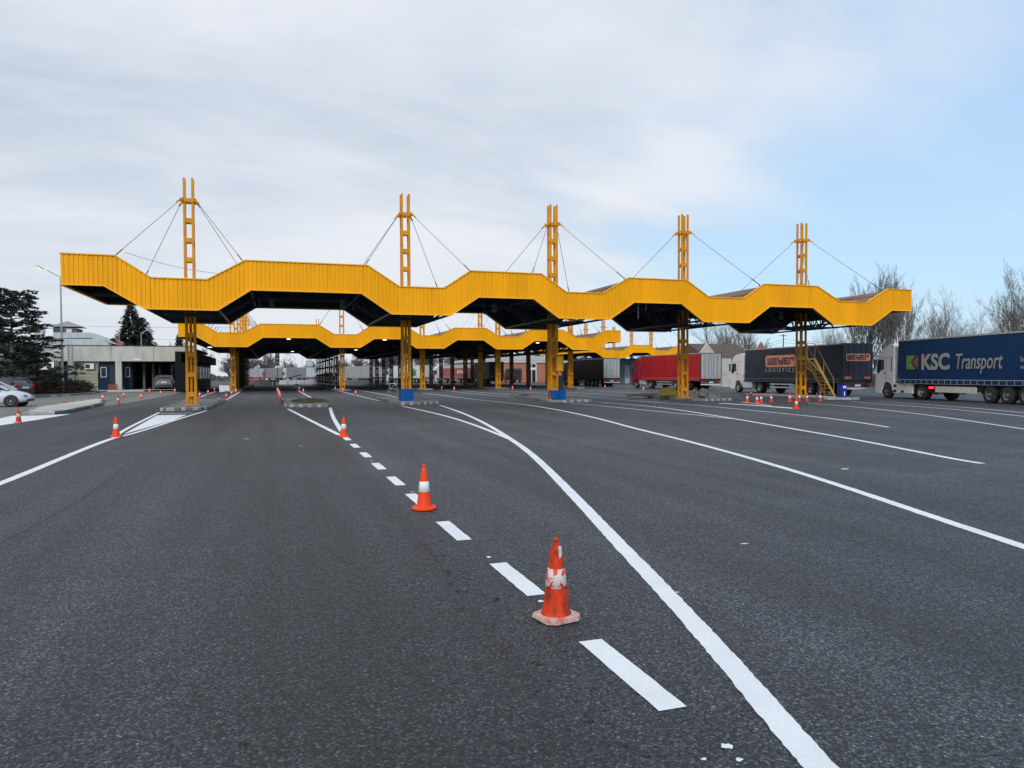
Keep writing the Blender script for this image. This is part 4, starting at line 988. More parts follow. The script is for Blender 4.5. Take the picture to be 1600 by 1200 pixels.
# blue lorry
K = lorry('blue curtain-sided lorry with silver cab, nearest lorry at the right edge', (36.95, 24.5, 0), 12.8, cab=(.76, .78, .79), tarp=(.004, .038, .118), stripe=(.42, .45, .48), style='italian', tank=(.62, .60, .52), rear=(.01, .05, .15), litred=True)
sd_ = child(K, 'tarpaulin')
PR2 = mat('grey_print', (.36, .36, .34), .5, var=.15, dirt=.4, dirtc=(.2, .22, .25), ds=3)
text_obj('KSC', 1.36, sd_, (-1.312, 11.15, 2.0), 'left', PR2, bold=.05, sx_=1.10)
text_obj('Transport', 1.32, sd_, (-1.312, 8.0, 2.0), 'left', PR2, bold=.006, shear=.2, sx_=.70)
text_obj('bac@\nwww.', .42, sd_, (-1.312, 2.9, 2.35), 'left', PR2, sx_=.9)
GRN = mat('green_print', (.16, .30, .05), .5); RD2 = mat('rust_print', (.26, .08, .06), .5)
a = B(GRN); a.prism([(12.65, 2.0), (12.65, 2.92), (11.75, 2.92), (12.2, 2.46), (11.75, 2.0)], -1.313, -1.298); a.build('emblem', sd_)
a = B(RD2); a.prism([(12.05, 2.46), (11.45, 2.92), (11.45, 2.0)], -1.313, -1.298); a.build('emblem', sd_)
# dark grey lorry
Wy = lorry('dark grey lorry with white cab and orange lettering behind the rightmost mast', (39.6, 41.9, 0), 5.2, cab=(.82, .81, .76), tarp=(.035, .048, .065), rear=(.030, .032, .055), stripe=(.20, .22, .25), style='boxy', tank=(.75, .75, .75), litred=False)
sd_ = child(Wy, 'tarpaulin')
def rrect(cx, cz, w_, h_, r, n=5):
    out = []
    for sx_, sz, a0 in ((1, 1, 0), (-1, 1, pi / 2), (-1, -1, pi), (1, -1, 3 * pi / 2)):
        for k in range(n + 1): a_ = a0 + pi / 2 * k / n; out.append((cx + sx_ * (w_ / 2 - r) + r * cos(a_), cz + sz * (h_ / 2 - r) + r * sin(a_)))
    return out
a = B(OR); a.prism(rrect(8.0, 2.82, 4.4, 1.02, .3), -1.304, -1.298); a.build('logo_panel', sd_)
a = B(mat('tarp_logo', (.035, .04, .055), .5)); a.prism(rrect(8.0, 2.82, 4.2, .84, .24), -1.309, -1.304 + .001); 
a2 = B(OR); a2.prism(rrect(8.0, 2.82, 4.06, .72, .2), -1.314, -1.309 + .001); a2.build('logo_panel', sd_)
block_word(sd_, 'WEYER', 'left', (-1.322, 9.85, 2.53), .58, .70, .15, .10, DK)
text_obj('L O G I S T I C S', .46, sd_, (-1.306, 10.2, 1.90), 'left', PR, sx_=1.32)
rd = child(Wy, 'rear_doors')
a = B(OR); a.prism(rrect(.0, 2.95, 2.1, .55, .14), -.105, -.098, 'y'); a.build('logo_panel', rd)
block_word(rd, 'WEYER', 'rear', (-.93, -.112, 2.77), .36, .33, .085, .045, mat('maroon_print', (.07, .02, .03), .5))
text_obj('L O G I S T I C S', .22, rd, (0, -.10, 2.48), 'rear', mat('faint_print', (.16, .08, .09), .5), sx_=1.15, align='CENTER')
# red lorry
lorry('red lorry with red cab and grey rear doors beside the fourth mast', (42.25, 64.3, 0), .8, cab=(.36, .018, .05), tarp=(.46, .022, .028), rear=(.36, .37, .37), stripe=(.55, .25, .22), style='round', tank=(.5, .5, .5))
# charcoal trailer lorry
lorry('black lorry with pale grey rear doors left of the red lorry', (43.0, 88.8, 0), 1.0, cab=(.05, .05, .06), tarp=(.028, .030, .034), rear=(.38, .41, .41), stripe=(.05, .05, .05), style='round', tank=(.4, .4, .4))
# far ones
lorry('dark blue-grey lorry seen end-on beyond the third mast row', (34.6, 114.2, 0), 5, cab=(.06, .07, .08), tarp=(.035, .045, .055), rear=(.065, .085, .10), stripe=(.08, .08, .08))
P_ = lorry('faded red lorry with pale top band before the brick building', (37.6, 136.5, 0), -16, cab=(.6, .6, .6), tarp=(.36, .11, .10), rear=(.3, .3, .3), stripe=(.55, .5, .48), tank=(.7, .7, .68))
sd_ = child(P_, 'tarpaulin'); a = B(mat('pale_band', (.5, .47, .44), .5)); a.box((-1.30, 6.8, 3.5), (.012, 13.5, .65)); a.build('pale_band', sd_)
text_obj('arcus', 1.2, sd_, (-1.32, 6.2, 2.1), 'left', WHITE, bold=.02, sx_=1.3)
E5 = lorry('white lorry with a green emblem behind the second mast', (31.0, 152.7, 0), -21, cab=(.6, .6, .6), tarp=(.66, .68, .68), rear=(.6, .62, .62), stripe=(.02, .14, .08), frame=(.02, .09, .06), tank=(.02, .12, .07))
sd_ = child(E5, 'tarpaulin'); a = B(mat('green_emblem', (.015, .20, .11), .5))
a.prism([(3.3, 1.6), (4.3, 1.45), (5.0, 1.9), (4.9, 2.6), (5.3, 3.1), (4.6, 3.0), (4.6, 3.7), (4.0, 3.1), (3.3, 3.4), (3.5, 2.7), (2.4, 3.0), (2.9, 2.2), (2.4, 1.8)], -1.312, -1.30); a.build('emblem', sd_)
lorry('light grey lorry between the second row of masts and far trees', (22.3, 169.2, 0), -23, cab=(.5, .5, .5), tarp=(.33, .35, .34), rear=(.45, .45, .45), stripe=(.2, .2, .2), tank=(.5, .5, .5))
G1 = lorry('grey lorry with faint dark logo and white rear, nearest in the far queue', (8.9, 195.6, 0), -20, cab=(.6, .6, .62), tarp=(.21, .23, .25), rear=(.66, .68, .70), stripe=(.1, .1, .1), tank=(.7, .7, .7))
sd_ = child(G1, 'tarpaulin'); a = B(DK); a.prism([(6, 2.4), (8, 2.2), (7.6, 3.1), (6.6, 3.4), (7.0, 2.8)], -1.312, -1.30); a.box((-1.305, 7, 1.85), (.012, 3.6, .14)); a.build('emblem', sd_)
lorry('grey lorry with red and blue cab, second in the far queue', (3.4, 210, 0), -20, cab=(.40, .05, .07), cabtop=(.02, .20, .48), tarp=(.24, .26, .28), rear=(.6, .6, .6), stripe=(.1, .1, .1))
lorry('pale lorry farthest in the queue at the left', (-3.2, 226, 0), -24, cab=(.6, .6, .62), tarp=(.4, .42, .44), rear=(.55, .56, .58), stripe=(.2, .2, .2))
lorry('white-backed lorry seen between the second and third rows, far right of queue', (25.8, 185, 0), -20, cab=(.6, .6, .62), tarp=(.28, .30, .31), rear=(.62, .63, .64), stripe=(.2, .2, .2))

# short dark box lorry by the brick building
t = thing('box_van', 'small black box lorry parked before the brick building', 'van', (47.6, 143, 0), -.05)
a = B(mat('van_dark', (.03, .035, .045), .5, dirt=.4)); a.box((0, 2, 2.0), (2.5, 4.2, 2.0)); a.build('box_body', t, bevel=.25)
a = B(DARK); a.box((0, 2.2, .75), (2.2, 5.6, .4)); a.build('chassis', t)
a = B(mat('van_cab', (.08, .08, .09), .4)); a.prism([(4.2, .5), (4.2, 2.6), (5.2, 2.5), (5.9, 1.6), (6.0, .5)], -1.1, 1.1); a.build('cab', t, bevel=.08)
a = B(GLASS); a.box((0, -.11, 2.1), (1.9, .02, .9)); a.build('rear_window', t)
for s_ in (-1, 1):
    wheel(t, s_ * 1.0, .8, .42, .3, RIM, s_); wheel(t, s_ * 1.0, 4.9, .42, .3, RIM, s_)

# ---------------------------------------------------------------- cars
def car(label, loc, heading, col, kind='hatch', group=None):
    t = thing('parked_car', label, 'car', loc, -radians(heading), group)
    P = mat('car_paint_' + label[:14], col, .25, var=.03, spec=.7)
    # stations along y (rear to front): y, z underside, z beltline, half width at sill, half width at belt
    S_ = [(-2.0, .42, .62, .60, .58), (-1.95, .30, .92, .76, .72), (-1.6, .22, 1.0, .84, .80), (-.8, .20, .98, .86, .84), (0, .20, .96, .86, .84), (.8, .20, .94, .86, .82), (1.2, .22, .86, .85, .78), (1.6, .24, .76, .82, .72), (1.85, .28, .64, .74, .62), (1.97, .36, .5, .58, .5)]
    b = B(P); b.smooth = True
    ring = []
    for y, z0, z1, w0, w1 in S_:
        zm = z0 + (z1 - z0) * .5
        ring.append([(-w0 * .9, y, z0), (-w0, y, z0 + .08), (-w0 - .01, y, zm), (-w1, y, z1 - .05), (-w1 * .9, y, z1), (0, y, z1 + .03), (w1 * .9, y, z1), (w1, y, z1 - .05), (w0 + .01, y, zm), (w0, y, z0 + .08), (w0 * .9, y, z0)])
    n = 11; vs = [p for r in ring for p in r]
    b.add(vs, [(k * n + i, k * n + i + 1, (k + 1) * n + i + 1, (k + 1) * n + i) for k in range(len(ring) - 1) for i in range(n - 1)] + [tuple(range(n)), tuple(range((len(ring) - 1) * n, len(ring) * n))[::-1]] + [(k * n, (k + 1) * n, (k + 1) * n + n - 1, k * n + n - 1) for k in range(len(ring) - 1)])
    body = b.build('body', t)
    g_ = B(GLASS); G = [(-1.72, .98, .78), (-1.35, 1.36, .64), (-.9, 1.44, .62), (.15, 1.43, .61), (.62, 1.20, .66), (1.12, .90, .74)]
    vs = []
    for y, z, w_ in G: vs += [(-.80 if z > .95 else -w_, y, .93 if y < 1 else .86), (-w_, y, z - .03), (-w_ * .8, y, z), (w_ * .8, y, z), (w_, y, z - .03), (.80 if z > .95 else w_, y, .93 if y < 1 else .86)]
    g_.smooth = False; g_.add(vs, [(k * 6 + i, k * 6 + i + 1, (k + 1) * 6 + i + 1, (k + 1) * 6 + i) for k in range(5) for i in range(5)]); g_.build('glasshouse', t)
    r = B(P); vs = []
    for y, z, w_ in [(-1.5, 1.24, .56), (-1.3, 1.39, .55), (-.9, 1.455, .54), (.15, 1.445, .53), (.3, 1.39, .54)]: vs += [(-w_ - .05, y, z - .02), (-w_ * .6, y, z + .015), (w_ * .6, y, z + .015), (w_ + .05, y, z - .02)]
    r.smooth = True; r.add(vs, [(k * 4 + i, k * 4 + i + 1, (k + 1) * 4 + i + 1, (k + 1) * 4 + i) for k in range(4) for i in range(3)]); r.smooth = False
    for s_ in (-1, 1):
        r.bar((s_ * .64, .25, 1.40), (s_ * .78, 1.10, .93), .06); r.bar((s_ * .60, -1.3, 1.36), (s_ * .78, -1.75, .97), .16); r.bar((s_ * .63, -.35, 1.42), (s_ * .80, -.35, .95), .05)
    r.build('roof', t)
    for s_ in (-1, 1):
        for y in (-1.27, 1.27):
            ar = B(DARK); ar.lathe([(.36, s_ * .80), (.36, s_ * .872)], (0, y, .31), n=20, axis='x'); ar.lathe([(.001, s_ * .80 + s_ * .068), (.36, s_ * .868)], (0, y, .31), n=20, axis='x'); ar.build('wheel_arch', body)
            w_ = wheel(t, s_ * .80, y, .31, .19, RIM, s_)
        l_ = B(LENSR); l_.box((s_ * .63, -1.93, .84), (.26, .10, .16)); l_.build('tail_light', t, bevel=.02)
        l_ = B(GLASSL); l_.box((s_ * .56, 1.86, .60), (.28, .10, .12)); l_.build('headlight', t, bevel=.02)
        m_ = B(P); m_.box((s_ * .9, .72, .98), (.16, .1, .12)); m_.build('wing_mirror', t, bevel=.02)
    pl = B(WHITE); pl.box((0, -2.0, .72), (.5, .03, .11)); pl.build('number_plate', t)
    bp = B(DARK); bp.box((0, -1.96, .42), (1.3, .1, .12)); bp.box((0, 1.94, .36), (1.1, .1, .12)); bp.build('bumper_trim', t)
    return t
X, Y = g(20, 636)
car('small white car nosing in from the left edge', (X - 1.27 - .0, Y - .12 + .7, 0), 90, (.62, .68, .75))
X, Y = g(30, 623)
c_ = car('dark estate car with red tail lights behind the white car', (X - 1.6, Y + 1.3, 0), -62, (.025, .028, .033)); c_.scale = (1.12, 1.12, 1.15)
c_ = car('grey car parked in the shaded garage opening', (*pY(257, 600, 91)[:1], 91.5, .16), -4, (.16, .16, .17)); c_.scale = (1.1, 1.1, 1.1)
X, Y = g(390, 598.5); car('small red car parked far away left of the lorry queue', (X, Y, 0), -60, (.45, .02, .025))

# ---------------------------------------------------------------- left building
BY = 90.0
def bz(x, y, Y=BY): return pY(x, y, Y)
zg = .15
def bx(x): return pY(x, 570, BY)[0]
zp1 = bz(200, 541)[1]; zp0 = bz(200, 564.5)[1]
t = thing('office_building', 'low concrete building on the left with blue doors and drive-through garage', 'building', (bx(200), BY, 0)); off = (bx(200), BY, 0)
xl, xr = -46.0, bx(304)
a = B(CONC)
n = 9
for k in range(n):
    x0_ = xl + (xr - xl) * k / n; x1_ = xl + (xr - xl) * (k + 1) / n; a.box(((x0_ + x1_) / 2, BY - .15, (zp0 + zp1) / 2), (x1_ - x0_ - .03, .25, zp1 - zp0))
a.box(((xl + xr) / 2, BY + 9, zp1 - .3), (xr - xl, 18, .25)); a.m(DARK); a.box(((xl + xr) / 2, BY - .15, zp1 + .04), (xr - xl, .33, .08)); a.box(((xl + xr) / 2, BY + .3, (zp0 + zp1) / 2), (xr - xl, .1, zp1 - zp0 - .1))
a.build('parapet', t, off)
for x0_, x1_ in ((107, 116), (181, 190.5), (279.5, 283), (284.5, 289)): a = B(CONC); a.box(((bx(x0_) + bx(x1_)) / 2, BY - .05, (zp0 + zg) / 2), (bx(x1_) - bx(x0_), .5, zp0 - zg)); a.build('column', t, off)
TILE = mat('pale_cladding', (.33, .33, .25), .8, var=.12, vsc=(.3, .3, 6), vs=2, dirt=.4, dirtc=(.18, .18, .14))
a = B(TILE); x0_, x1_ = bx(116.5), bx(152)
for k in range(9): a.box(((x0_ + x1_) / 2, BY + .25, zg + (k + .5) * (zp0 - zg) / 9), (x1_ - x0_, .2, (zp0 - zg) / 9 - .03))
a.m(DARK); a.box(((x0_ + x1_) / 2, BY + .33, (zp0 + zg) / 2), (x1_ - x0_, .2, zp0 - zg))
a.build('wall', t, off)
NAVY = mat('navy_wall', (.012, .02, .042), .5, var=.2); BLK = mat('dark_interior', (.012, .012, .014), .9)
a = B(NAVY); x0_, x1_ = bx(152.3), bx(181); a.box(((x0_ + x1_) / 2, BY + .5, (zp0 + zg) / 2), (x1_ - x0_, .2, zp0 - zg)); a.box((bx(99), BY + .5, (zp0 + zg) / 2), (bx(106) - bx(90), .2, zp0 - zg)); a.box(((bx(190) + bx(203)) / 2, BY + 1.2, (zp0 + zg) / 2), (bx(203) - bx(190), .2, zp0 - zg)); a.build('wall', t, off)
for x0_, x1_, yy, lab in ((154, 169, BY + .36, None), (192, 203, BY + 1.06, None)):
    a = B(mat('blue_door', (.008, .024, .06), .5, spec=.15)); c_ = (bx(x0_) + bx(x1_)) / 2; w_ = bx(x1_) - bx(x0_); a.box((c_, yy, zg + 1.3), (w_, .08, 2.6)); d = a.build('door', t, off, bevel=.01)
    a = B(WHITE); a.box((c_ - .05, yy - .05, zg + 1.95), (w_ * .62, .04, 1.1)); a.m(GLASS); a.box((c_ - .05, yy - .08, zg + 1.95), (w_ * .5, .03, .98)); a.build('door_window', d, off)
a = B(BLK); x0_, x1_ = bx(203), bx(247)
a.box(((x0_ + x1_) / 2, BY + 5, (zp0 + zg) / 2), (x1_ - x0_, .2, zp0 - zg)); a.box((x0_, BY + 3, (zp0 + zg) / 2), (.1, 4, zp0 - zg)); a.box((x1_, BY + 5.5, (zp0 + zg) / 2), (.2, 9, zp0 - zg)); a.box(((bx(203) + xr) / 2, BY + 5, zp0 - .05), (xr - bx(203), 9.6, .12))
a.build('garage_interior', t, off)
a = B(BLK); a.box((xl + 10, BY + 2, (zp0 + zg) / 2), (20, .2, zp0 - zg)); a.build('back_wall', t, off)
for x in (219, 234): a = B(mat('garage_post', (.10, .10, .10), .8)); a.box((bx(x), BY + 2.5, (zp0 + zg) / 2), (.25, .25, zp0 - zg)); a.build('garage_post', t, off)
a = B(CONC); x0_, x1_ = bx(80), bx(300); a.quad((x0_, BY - 3.0, .15), (x1_, BY - 3.0, .15), (x1_, BY + 12, .15), (x0_, BY + 12, .15)); a.box(((x0_ + bx(232)) / 2, BY - 3.0, .075), (bx(232) - x0_, .3, .16)); a.build('apron', t, off)
a = B(WHITE); a.box((bx(140), BY + .0, zp0 - .55), (.85, .35, .6)); a.m(DARK); a.box((bx(137.5), BY - .19, zp0 - .55), (.42, .03, .42)); a.build('air_conditioner', t, off)
a = B(GALV)
for x in (107.5, 114): a.tube((bx(x), BY - .42, zp0 - 1.9), (bx(x), BY - .42, zp1 + 1.0), .03, n=5)
for k in range(14): a.tube((bx(107.5), BY - .42, zp0 - 1.8 + .33 * k), (bx(114), BY - .42, zp0 - 1.8 + .33 * k), .02, n=4)
a.build('ladder', t, off)
a = B(WHITE); a.box((bx(214.5), BY - .3, bz(214, 561.8)[1]), (bx(220) - bx(210), .03, .18)); a.build('nameplate', t, off)
# roof volumes behind the parapet
PALE = mat('pale_roof_panel', (.42, .45, .47), .6, var=.1, dirt=.4, dirtc=(.25, .27, .28)); 
def roofpoly(px, Y, m_, dep=3.0, nm='roof_volume'):
    a = B(m_); a.prism([pY(x, y, Y) for x, y in px], Y, Y + dep, 'y'); return a.build(nm, t, off)
roofpoly([(60, 541), (60, 529), (160, 530), (172, 541)], 96, PALE)
roofpoly([(83, 528.5), (83, 519.5), (141, 519.5), (160, 526), (181, 538), (150, 530.5), (140, 528)], 97.5, PALE)
roofpoly([(172, 541), (172, 529), (178, 528.5), (178.5, 541)], 99, BLK, 1)
roofpoly([(173, 530), (176, 527.5), (192, 535), (190, 541), (181, 541)], 99.6, mat('red_flashing', (.35, .10, .10), .6), 1)
roofpoly([(47, 541), (50, 527), (57, 515), (68, 515.5), (62, 541)], 97, PALE, 1)
# dark booths against the long canopy
t = thing('control_booth', 'dark glazed booth building under the left end of the long canopy', 'booth', (-8.6, 80, 0)); off = (-8.6, 80, 0)
DB = mat('booth_dark', (.006, .007, .010), .6, var=.2, spec=.15)
a = B(DB); a.box((-8.75, 93, 2.1), (1.5, 24, 4.1)); a.build('wall', t, off); a = B(DB); a.box((-8.1, 93, 3.5), (1.6, 24, .9)); a.build('awning', t, off)
a = B(GLASS)
for k in range(6): a.box((-7.985, 83 + k * 3.8, 2.0), (.03, 2.6, 1.4))
a.build('windows', t, off)
# tower with pyramid roof far behind
TY = 125.0
def tx_(x): return pY(x, 520, TY)[0]
def tz_(y, x=100): return pY(x, y, TY)[1]
t = thing('lookout_tower', 'small tower with a grey pyramid roof behind the left building', 'tower', (tx_(102), TY, 0)); off = (tx_(102), TY, 0)
a = B(mat('tower_wall', (.16, .13, .11), .8)); wd = tx_(121) - tx_(83); a.box((tx_(102), TY + wd / 2, tz_(513) / 2), (wd, wd, tz_(513))); a.build('wall', t, off)
a = B(mat('tower_roof', (.26, .28, .30), .7)); w2 = tx_(127.5) - tx_(76); x_ = tx_(102); yb = TY + wd / 2; zb_ = tz_(510.5); zt_ = tz_(500.5)
a.add([(x_ - w2 / 2, yb - w2 / 2, zb_), (x_ + w2 / 2, yb - w2 / 2, zb_), (x_ + w2 / 2, yb + w2 / 2, zb_), (x_ - w2 / 2, yb + w2 / 2, zb_), (x_, yb, zt_)], [(0, 1, 4), (1, 2, 4), (2, 3, 4), (3, 0, 4), (0, 3, 2, 1)]); a.build('roof', t, off)
a = B(WHITE); a.box((tx_(108), TY - .05, tz_(516.5)), (.7, .1, .5)); a.m(GLASS); a.box((tx_(92), TY - .03, tz_(515)), (1.2, .06, .5)); a.build('window', t, off)
for x, y0_, nm in ((108, 458, 'taller'), (104.5, 480, 'shorter')):
    a = B(TRUSS); X_, z_ = pY(x, y0_, 110); a.tube((0, 0, 4.9), (0, 0, z_), .05, .02, n=5); o = a.build('roof_antenna'); o.location = (X_, 106 if nm == 'taller' else 107, 0)
    tag(o, nm + ' thin antenna rod rising beside the pyramid-roofed tower', 'antenna', 'antennas above the left building')

# ---------------------------------------------------------------- lamp posts
def lamp_post(label, X, Y, h, arm, rz, lit=False, r=.07):
    t = thing('street_lamp', label, 'street lamp', (X, Y, 0), rz)
    a = B(GALV); a.tube((0, 0, 0), (0, 0, h * .45), r * 1.5, r * 1.3, n=10); a.tube((0, 0, h * .45), (0, 0, h), r, r * .7, n=10); a.build('post', t)
    a = B(GALV); a.tube((0, 0, h - .02), (-arm * .65, 0, h + arm * .36), .035, n=8); a.build('arm', t)
    c = Vector((-arm, 0, h + arm * .5))
    a = B(GALV); a.lathe([(.001, .1), (.10, .08), (.17, .0), (.16, -.05)], n=12)
    for i, v in enumerate(a.v): a.v[i] = (v[0] * 2.1 + c.x, v[1] + 0, v[2] + c.z + (-(v[0] * 2.1) * .45))
    a.build('lamp_head', t)
    a = B(LAMP if lit else GLASSL); a.lathe([(.15, -.05), (.11, -.11), (.001, -.13)], n=12)
    for i, v in enumerate(a.v): a.v[i] = (v[0] * 1.9 + c.x, v[1], v[2] + c.z + (-(v[0] * 1.9) * .45))
    a.build('lamp_lens', t); return t
X, Y = pY(98, 610, 75)[0], 75.0
zt = pY(93.5, 433, 75)[1]
LMP = mat('sodium_glow', (.9, .85, .5), .4, emit=(1.0, .85, .40, 1.1))
o_ = LAMP; LAMP = LMP
lamp_post('tall grey lit street lamp leaning over the left car park', X, Y, zt, 1.6, 0.0, True, .085)
LAMP = mat('lamp_glow', (0.9, 0.9, 0.85))
for x, ytop, Y, lab, arm in ((220.5, 520, 104, 'short street lamp above the left building roof before the conifer', .8), (186, 519, 106, 'thin post above the roof left of the conifer', .1)):
    X, z = pY(x, ytop, Y); lamp_post(lab, X, Y, z, arm, pi if arm > .5 else 0, False, .06)
X, z = pY(1436, 497, 75); lamp_post('grey street lamp above the blue trailer among bare trees', X, 75, z - .3, 2.6, 0.15, False, .06)
X, z = pY(1063, 527, 95); lamp_post('street lamp with its arm pointing left by the fourth mast', X, 95, z, 1.8, 0.0, False, .05)
for x, yt, Y, lab in ((447, 553, 165, 'far lamp pole above the queue, left of three'), (461, 559, 168, 'far lamp pole above the queue, middle of three'), (472, 553, 170, 'far lamp pole above the queue, right of three')):
    X, z = pY(x, yt, Y); lamp_post(lab, X, Y, z, 1.5, 0.0, False, .05)
# dark lane sign column hanging far under the long canopy
t = thing('lane_sign_mast', 'dark patterned sign column above the far lorry queue', 'sign', (*[pY(433.5, 570, 140)[0], 140], 0))
a = B(mat('dark_sign', (.035, .02, .02), .6)); zb_ = pY(433.5, 571, 140)[1]; a.box((0, 0, zb_ + 2.2), (.75, .2, 4.4)); a.build('sign_column', t)
a = B(mat('sign_mark', (.25, .2, .2), .6))
for k in range(5): a.box((0, -.11, zb_ + .5 + k * .75), (.35, .02, .3))
a.build('marking', t)
a = B(TRUSS); a.tube((0, 0, 0), (0, 0, zb_), .07, n=6); a.build('post', t)
t = thing('road_sign', 'pale green direction sign board above the far white-backed lorry', 'sign', (*[pY(483, 570, 175)[0], 175], 0))
a = B(mat('pale_green_board', (.38, .46, .43), .5)); z0_ = pY(483, 572.5, 175)[1]; z1_ = pY(483, 564, 175)[1]; a.box((0, 0, (z0_ + z1_) / 2), (1.5, .06, z1_ - z0_)); a.build('board', t)
a = B(WHITE); a.box((0, -.04, z0_ + .9), (1.0, .02, .12)); a.box((-.1, -.04, z0_ + .55), (.8, .02, .12)); a.build('marking', t)
a = B(GALV); a.tube((.6, 0.08, 0), (.6, .08, z1_), .05, n=6); a.tube((-.6, 0.08, 0), (-.6, .08, z1_), .05, n=6); a.build('post', t)

# ---------------------------------------------------------------- far barriers (concrete) beyond the long canopy
BAR = mat('pale_barrier', (.46, .48, .50), .8, var=.1, dirt=.4, dirtc=(.3, .31, .32))
def barrier(x0_, x1_, yb, hpx, lab, n):
    p, q = g(x0_, yb), g(x1_, yb)
    t = thing('concrete_barrier', lab, 'barrier', (p[0], p[1], 0)); off = (p[0], p[1], 0)
    d = Vector((q[0] - p[0], q[1] - p[1])); L_ = d.length; d.normalize(); ang = math.atan2(d.y, d.x)
    for k in range(n):
        a = B(BAR); a.prism([(-.28, 0), (.28, 0), (.1, .78), (-.1, .78)], .04, L_ / n - .04, 'x'); o = a.build('barrier_unit', t); o.location = (d.x * L_ * k / n, d.y * L_ * k / n, 0); o.rotation_euler = (0, 0, ang)
barrier(384, 424, 602, 8, 'row of pale concrete barriers at the far end, left of the cone row', 3)
barrier(437, 491, 600.5, 8, 'row of pale concrete barriers at the far end below the grey lorries', 4)
barrier(543, 596, 600.5, 8, 'pale concrete barriers below the light grey lorry', 3)
# red and white boom
t = thing('boom_gate', 'red and white striped boom slanting up at the far end of the cone row', 'boom', (*g(431, 602), 0))
a = MB()
for k in range(8): a.m(RED if k % 2 else WHITE); a.bar((k * .55, 0, .75 + k * .13), ((k + 1) * .55, 0, .75 + (k + 1) * .13), .1, .14)
a.build('boom_arm', t); a = B(RED); a.box((-.2, 0, .45), (.35, .35, .9)); a.build('boom_post', t)

# ---------------------------------------------------------------- brick building, booth, house
def wbox(x0_, x1_, y0_, y1_, Y, dep, m_, nm, t, off, dy=0):
    X0, z1_ = pY(x0_, y0_, Y); X1 = pY(x1_, y0_, Y)[0]; z0_ = max(0, pY(x0_, y1_, Y)[1]) if y1_ is not None else 0
    a = B(m_); a.box(((X0 + X1) / 2, Y + dy + dep / 2, (z0_ + z1_) / 2), (X1 - X0, dep, z1_ - z0_)); return a.build(nm, t, off)
BRY = 152.0
X_ = pY(830, 580, BRY)[0]
t = thing('brick_building', 'brick customs building with white band and tall white-framed door', 'building', (X_, BRY, 0)); off = (X_, BRY, 0)
def brick_mat():
    m = bpy.data.materials.new('brick'); m.use_nodes = True; tt = m.node_tree; b = tt.nodes['Principled BSDF']
    co = N(tt, 'ShaderNodeTexCoord'); mp = N(tt, 'ShaderNodeMapping'); mp.inputs['Rotation'].default_value = (pi / 2, 0, 0); L(tt, co.outputs['Object'], mp.inputs[0])
    bt = N(tt, 'ShaderNodeTexBrick', i_Scale=4.0); bt.inputs['Color1'].default_value = (.48, .15, .08, 1); bt.inputs['Color2'].default_value = (.40, .12, .065, 1); bt.inputs['Mortar'].default_value = (.42, .33, .27, 1); bt.inputs['Mortar Size'].default_value = .02
    L(tt, mp.outputs[0], bt.inputs['Vector']); L(tt, bt.outputs[0], b.inputs['Base Color']); b.inputs['Roughness'].default_value = .85; return m
BRK = brick_mat()
wbox(735, 890, 566.5, None, BRY, 12, BRK, 'wall', t, off)
wbox(730, 895, 562.5, 566.4, BRY, 12.6, mat('white_render', (.62, .61, .57), .7), 'cornice', t, off, -.3)
X0, z0_ = pY(730, 562.5, BRY); X1 = pY(895, 562.5, BRY)[0]; zr = pY(812, 553.5, BRY)[1]
a = B(mat('pale_gable', (.52, .54, .54), .7)); a.prism([(X0, z0_), (X1, z0_), ((X0 + X1) / 2, zr)], BRY - .4, BRY + 12, 'y'); a.build('roof', t, off)
for x0_, x1_ in ((822.5, 838),):
    d = wbox(x0_, x1_, 566.8, None, BRY, .1, WHITE, 'door', t, off, -.12)
    for xx0, xx1, yy0, yy1 in ((824, 829.7, 569, 574), (831, 836.5, 569, 574), (824, 829.7, 578, 597), (831, 836.5, 578, 597)): wbox(xx0, xx1, yy0, yy1, BRY, .03, GLASS, 'pane', d, off, -.16)
for x0_, x1_ in ((752, 764), (858, 868)): wbox(x0_, x1_, 571, 588, BRY, .06, WHITE, 'window', t, off, -.08); wbox(x0_ + 1, x1_ - 1, 572, 587, BRY, .03, GLASS, 'window_pane', t, off, -.12)
GY = 121.0; X_ = pY(987, 580, GY)[0]
t = thing('control_booth', 'blue-grey glazed booth with a pale door behind the red cab', 'booth', (X_, GY, 0)); off = (X_, GY, 0)
wbox(966, 1003, 561, None, GY, 4, mat('booth_grey', (.12, .16, .19), .4), 'wall', t, off)
d = wbox(976, 983, 571, None, GY, .08, mat('booth_door', (.45, .5, .54), .4), 'door', t, off, -.1); wbox(977.5, 981.5, 574, 590, GY, .03, GLASSL, 'door_window', d, off, -.13)
wbox(985, 1000, 570, 588, GY, .04, GLASS, 'window', t, off, -.06)
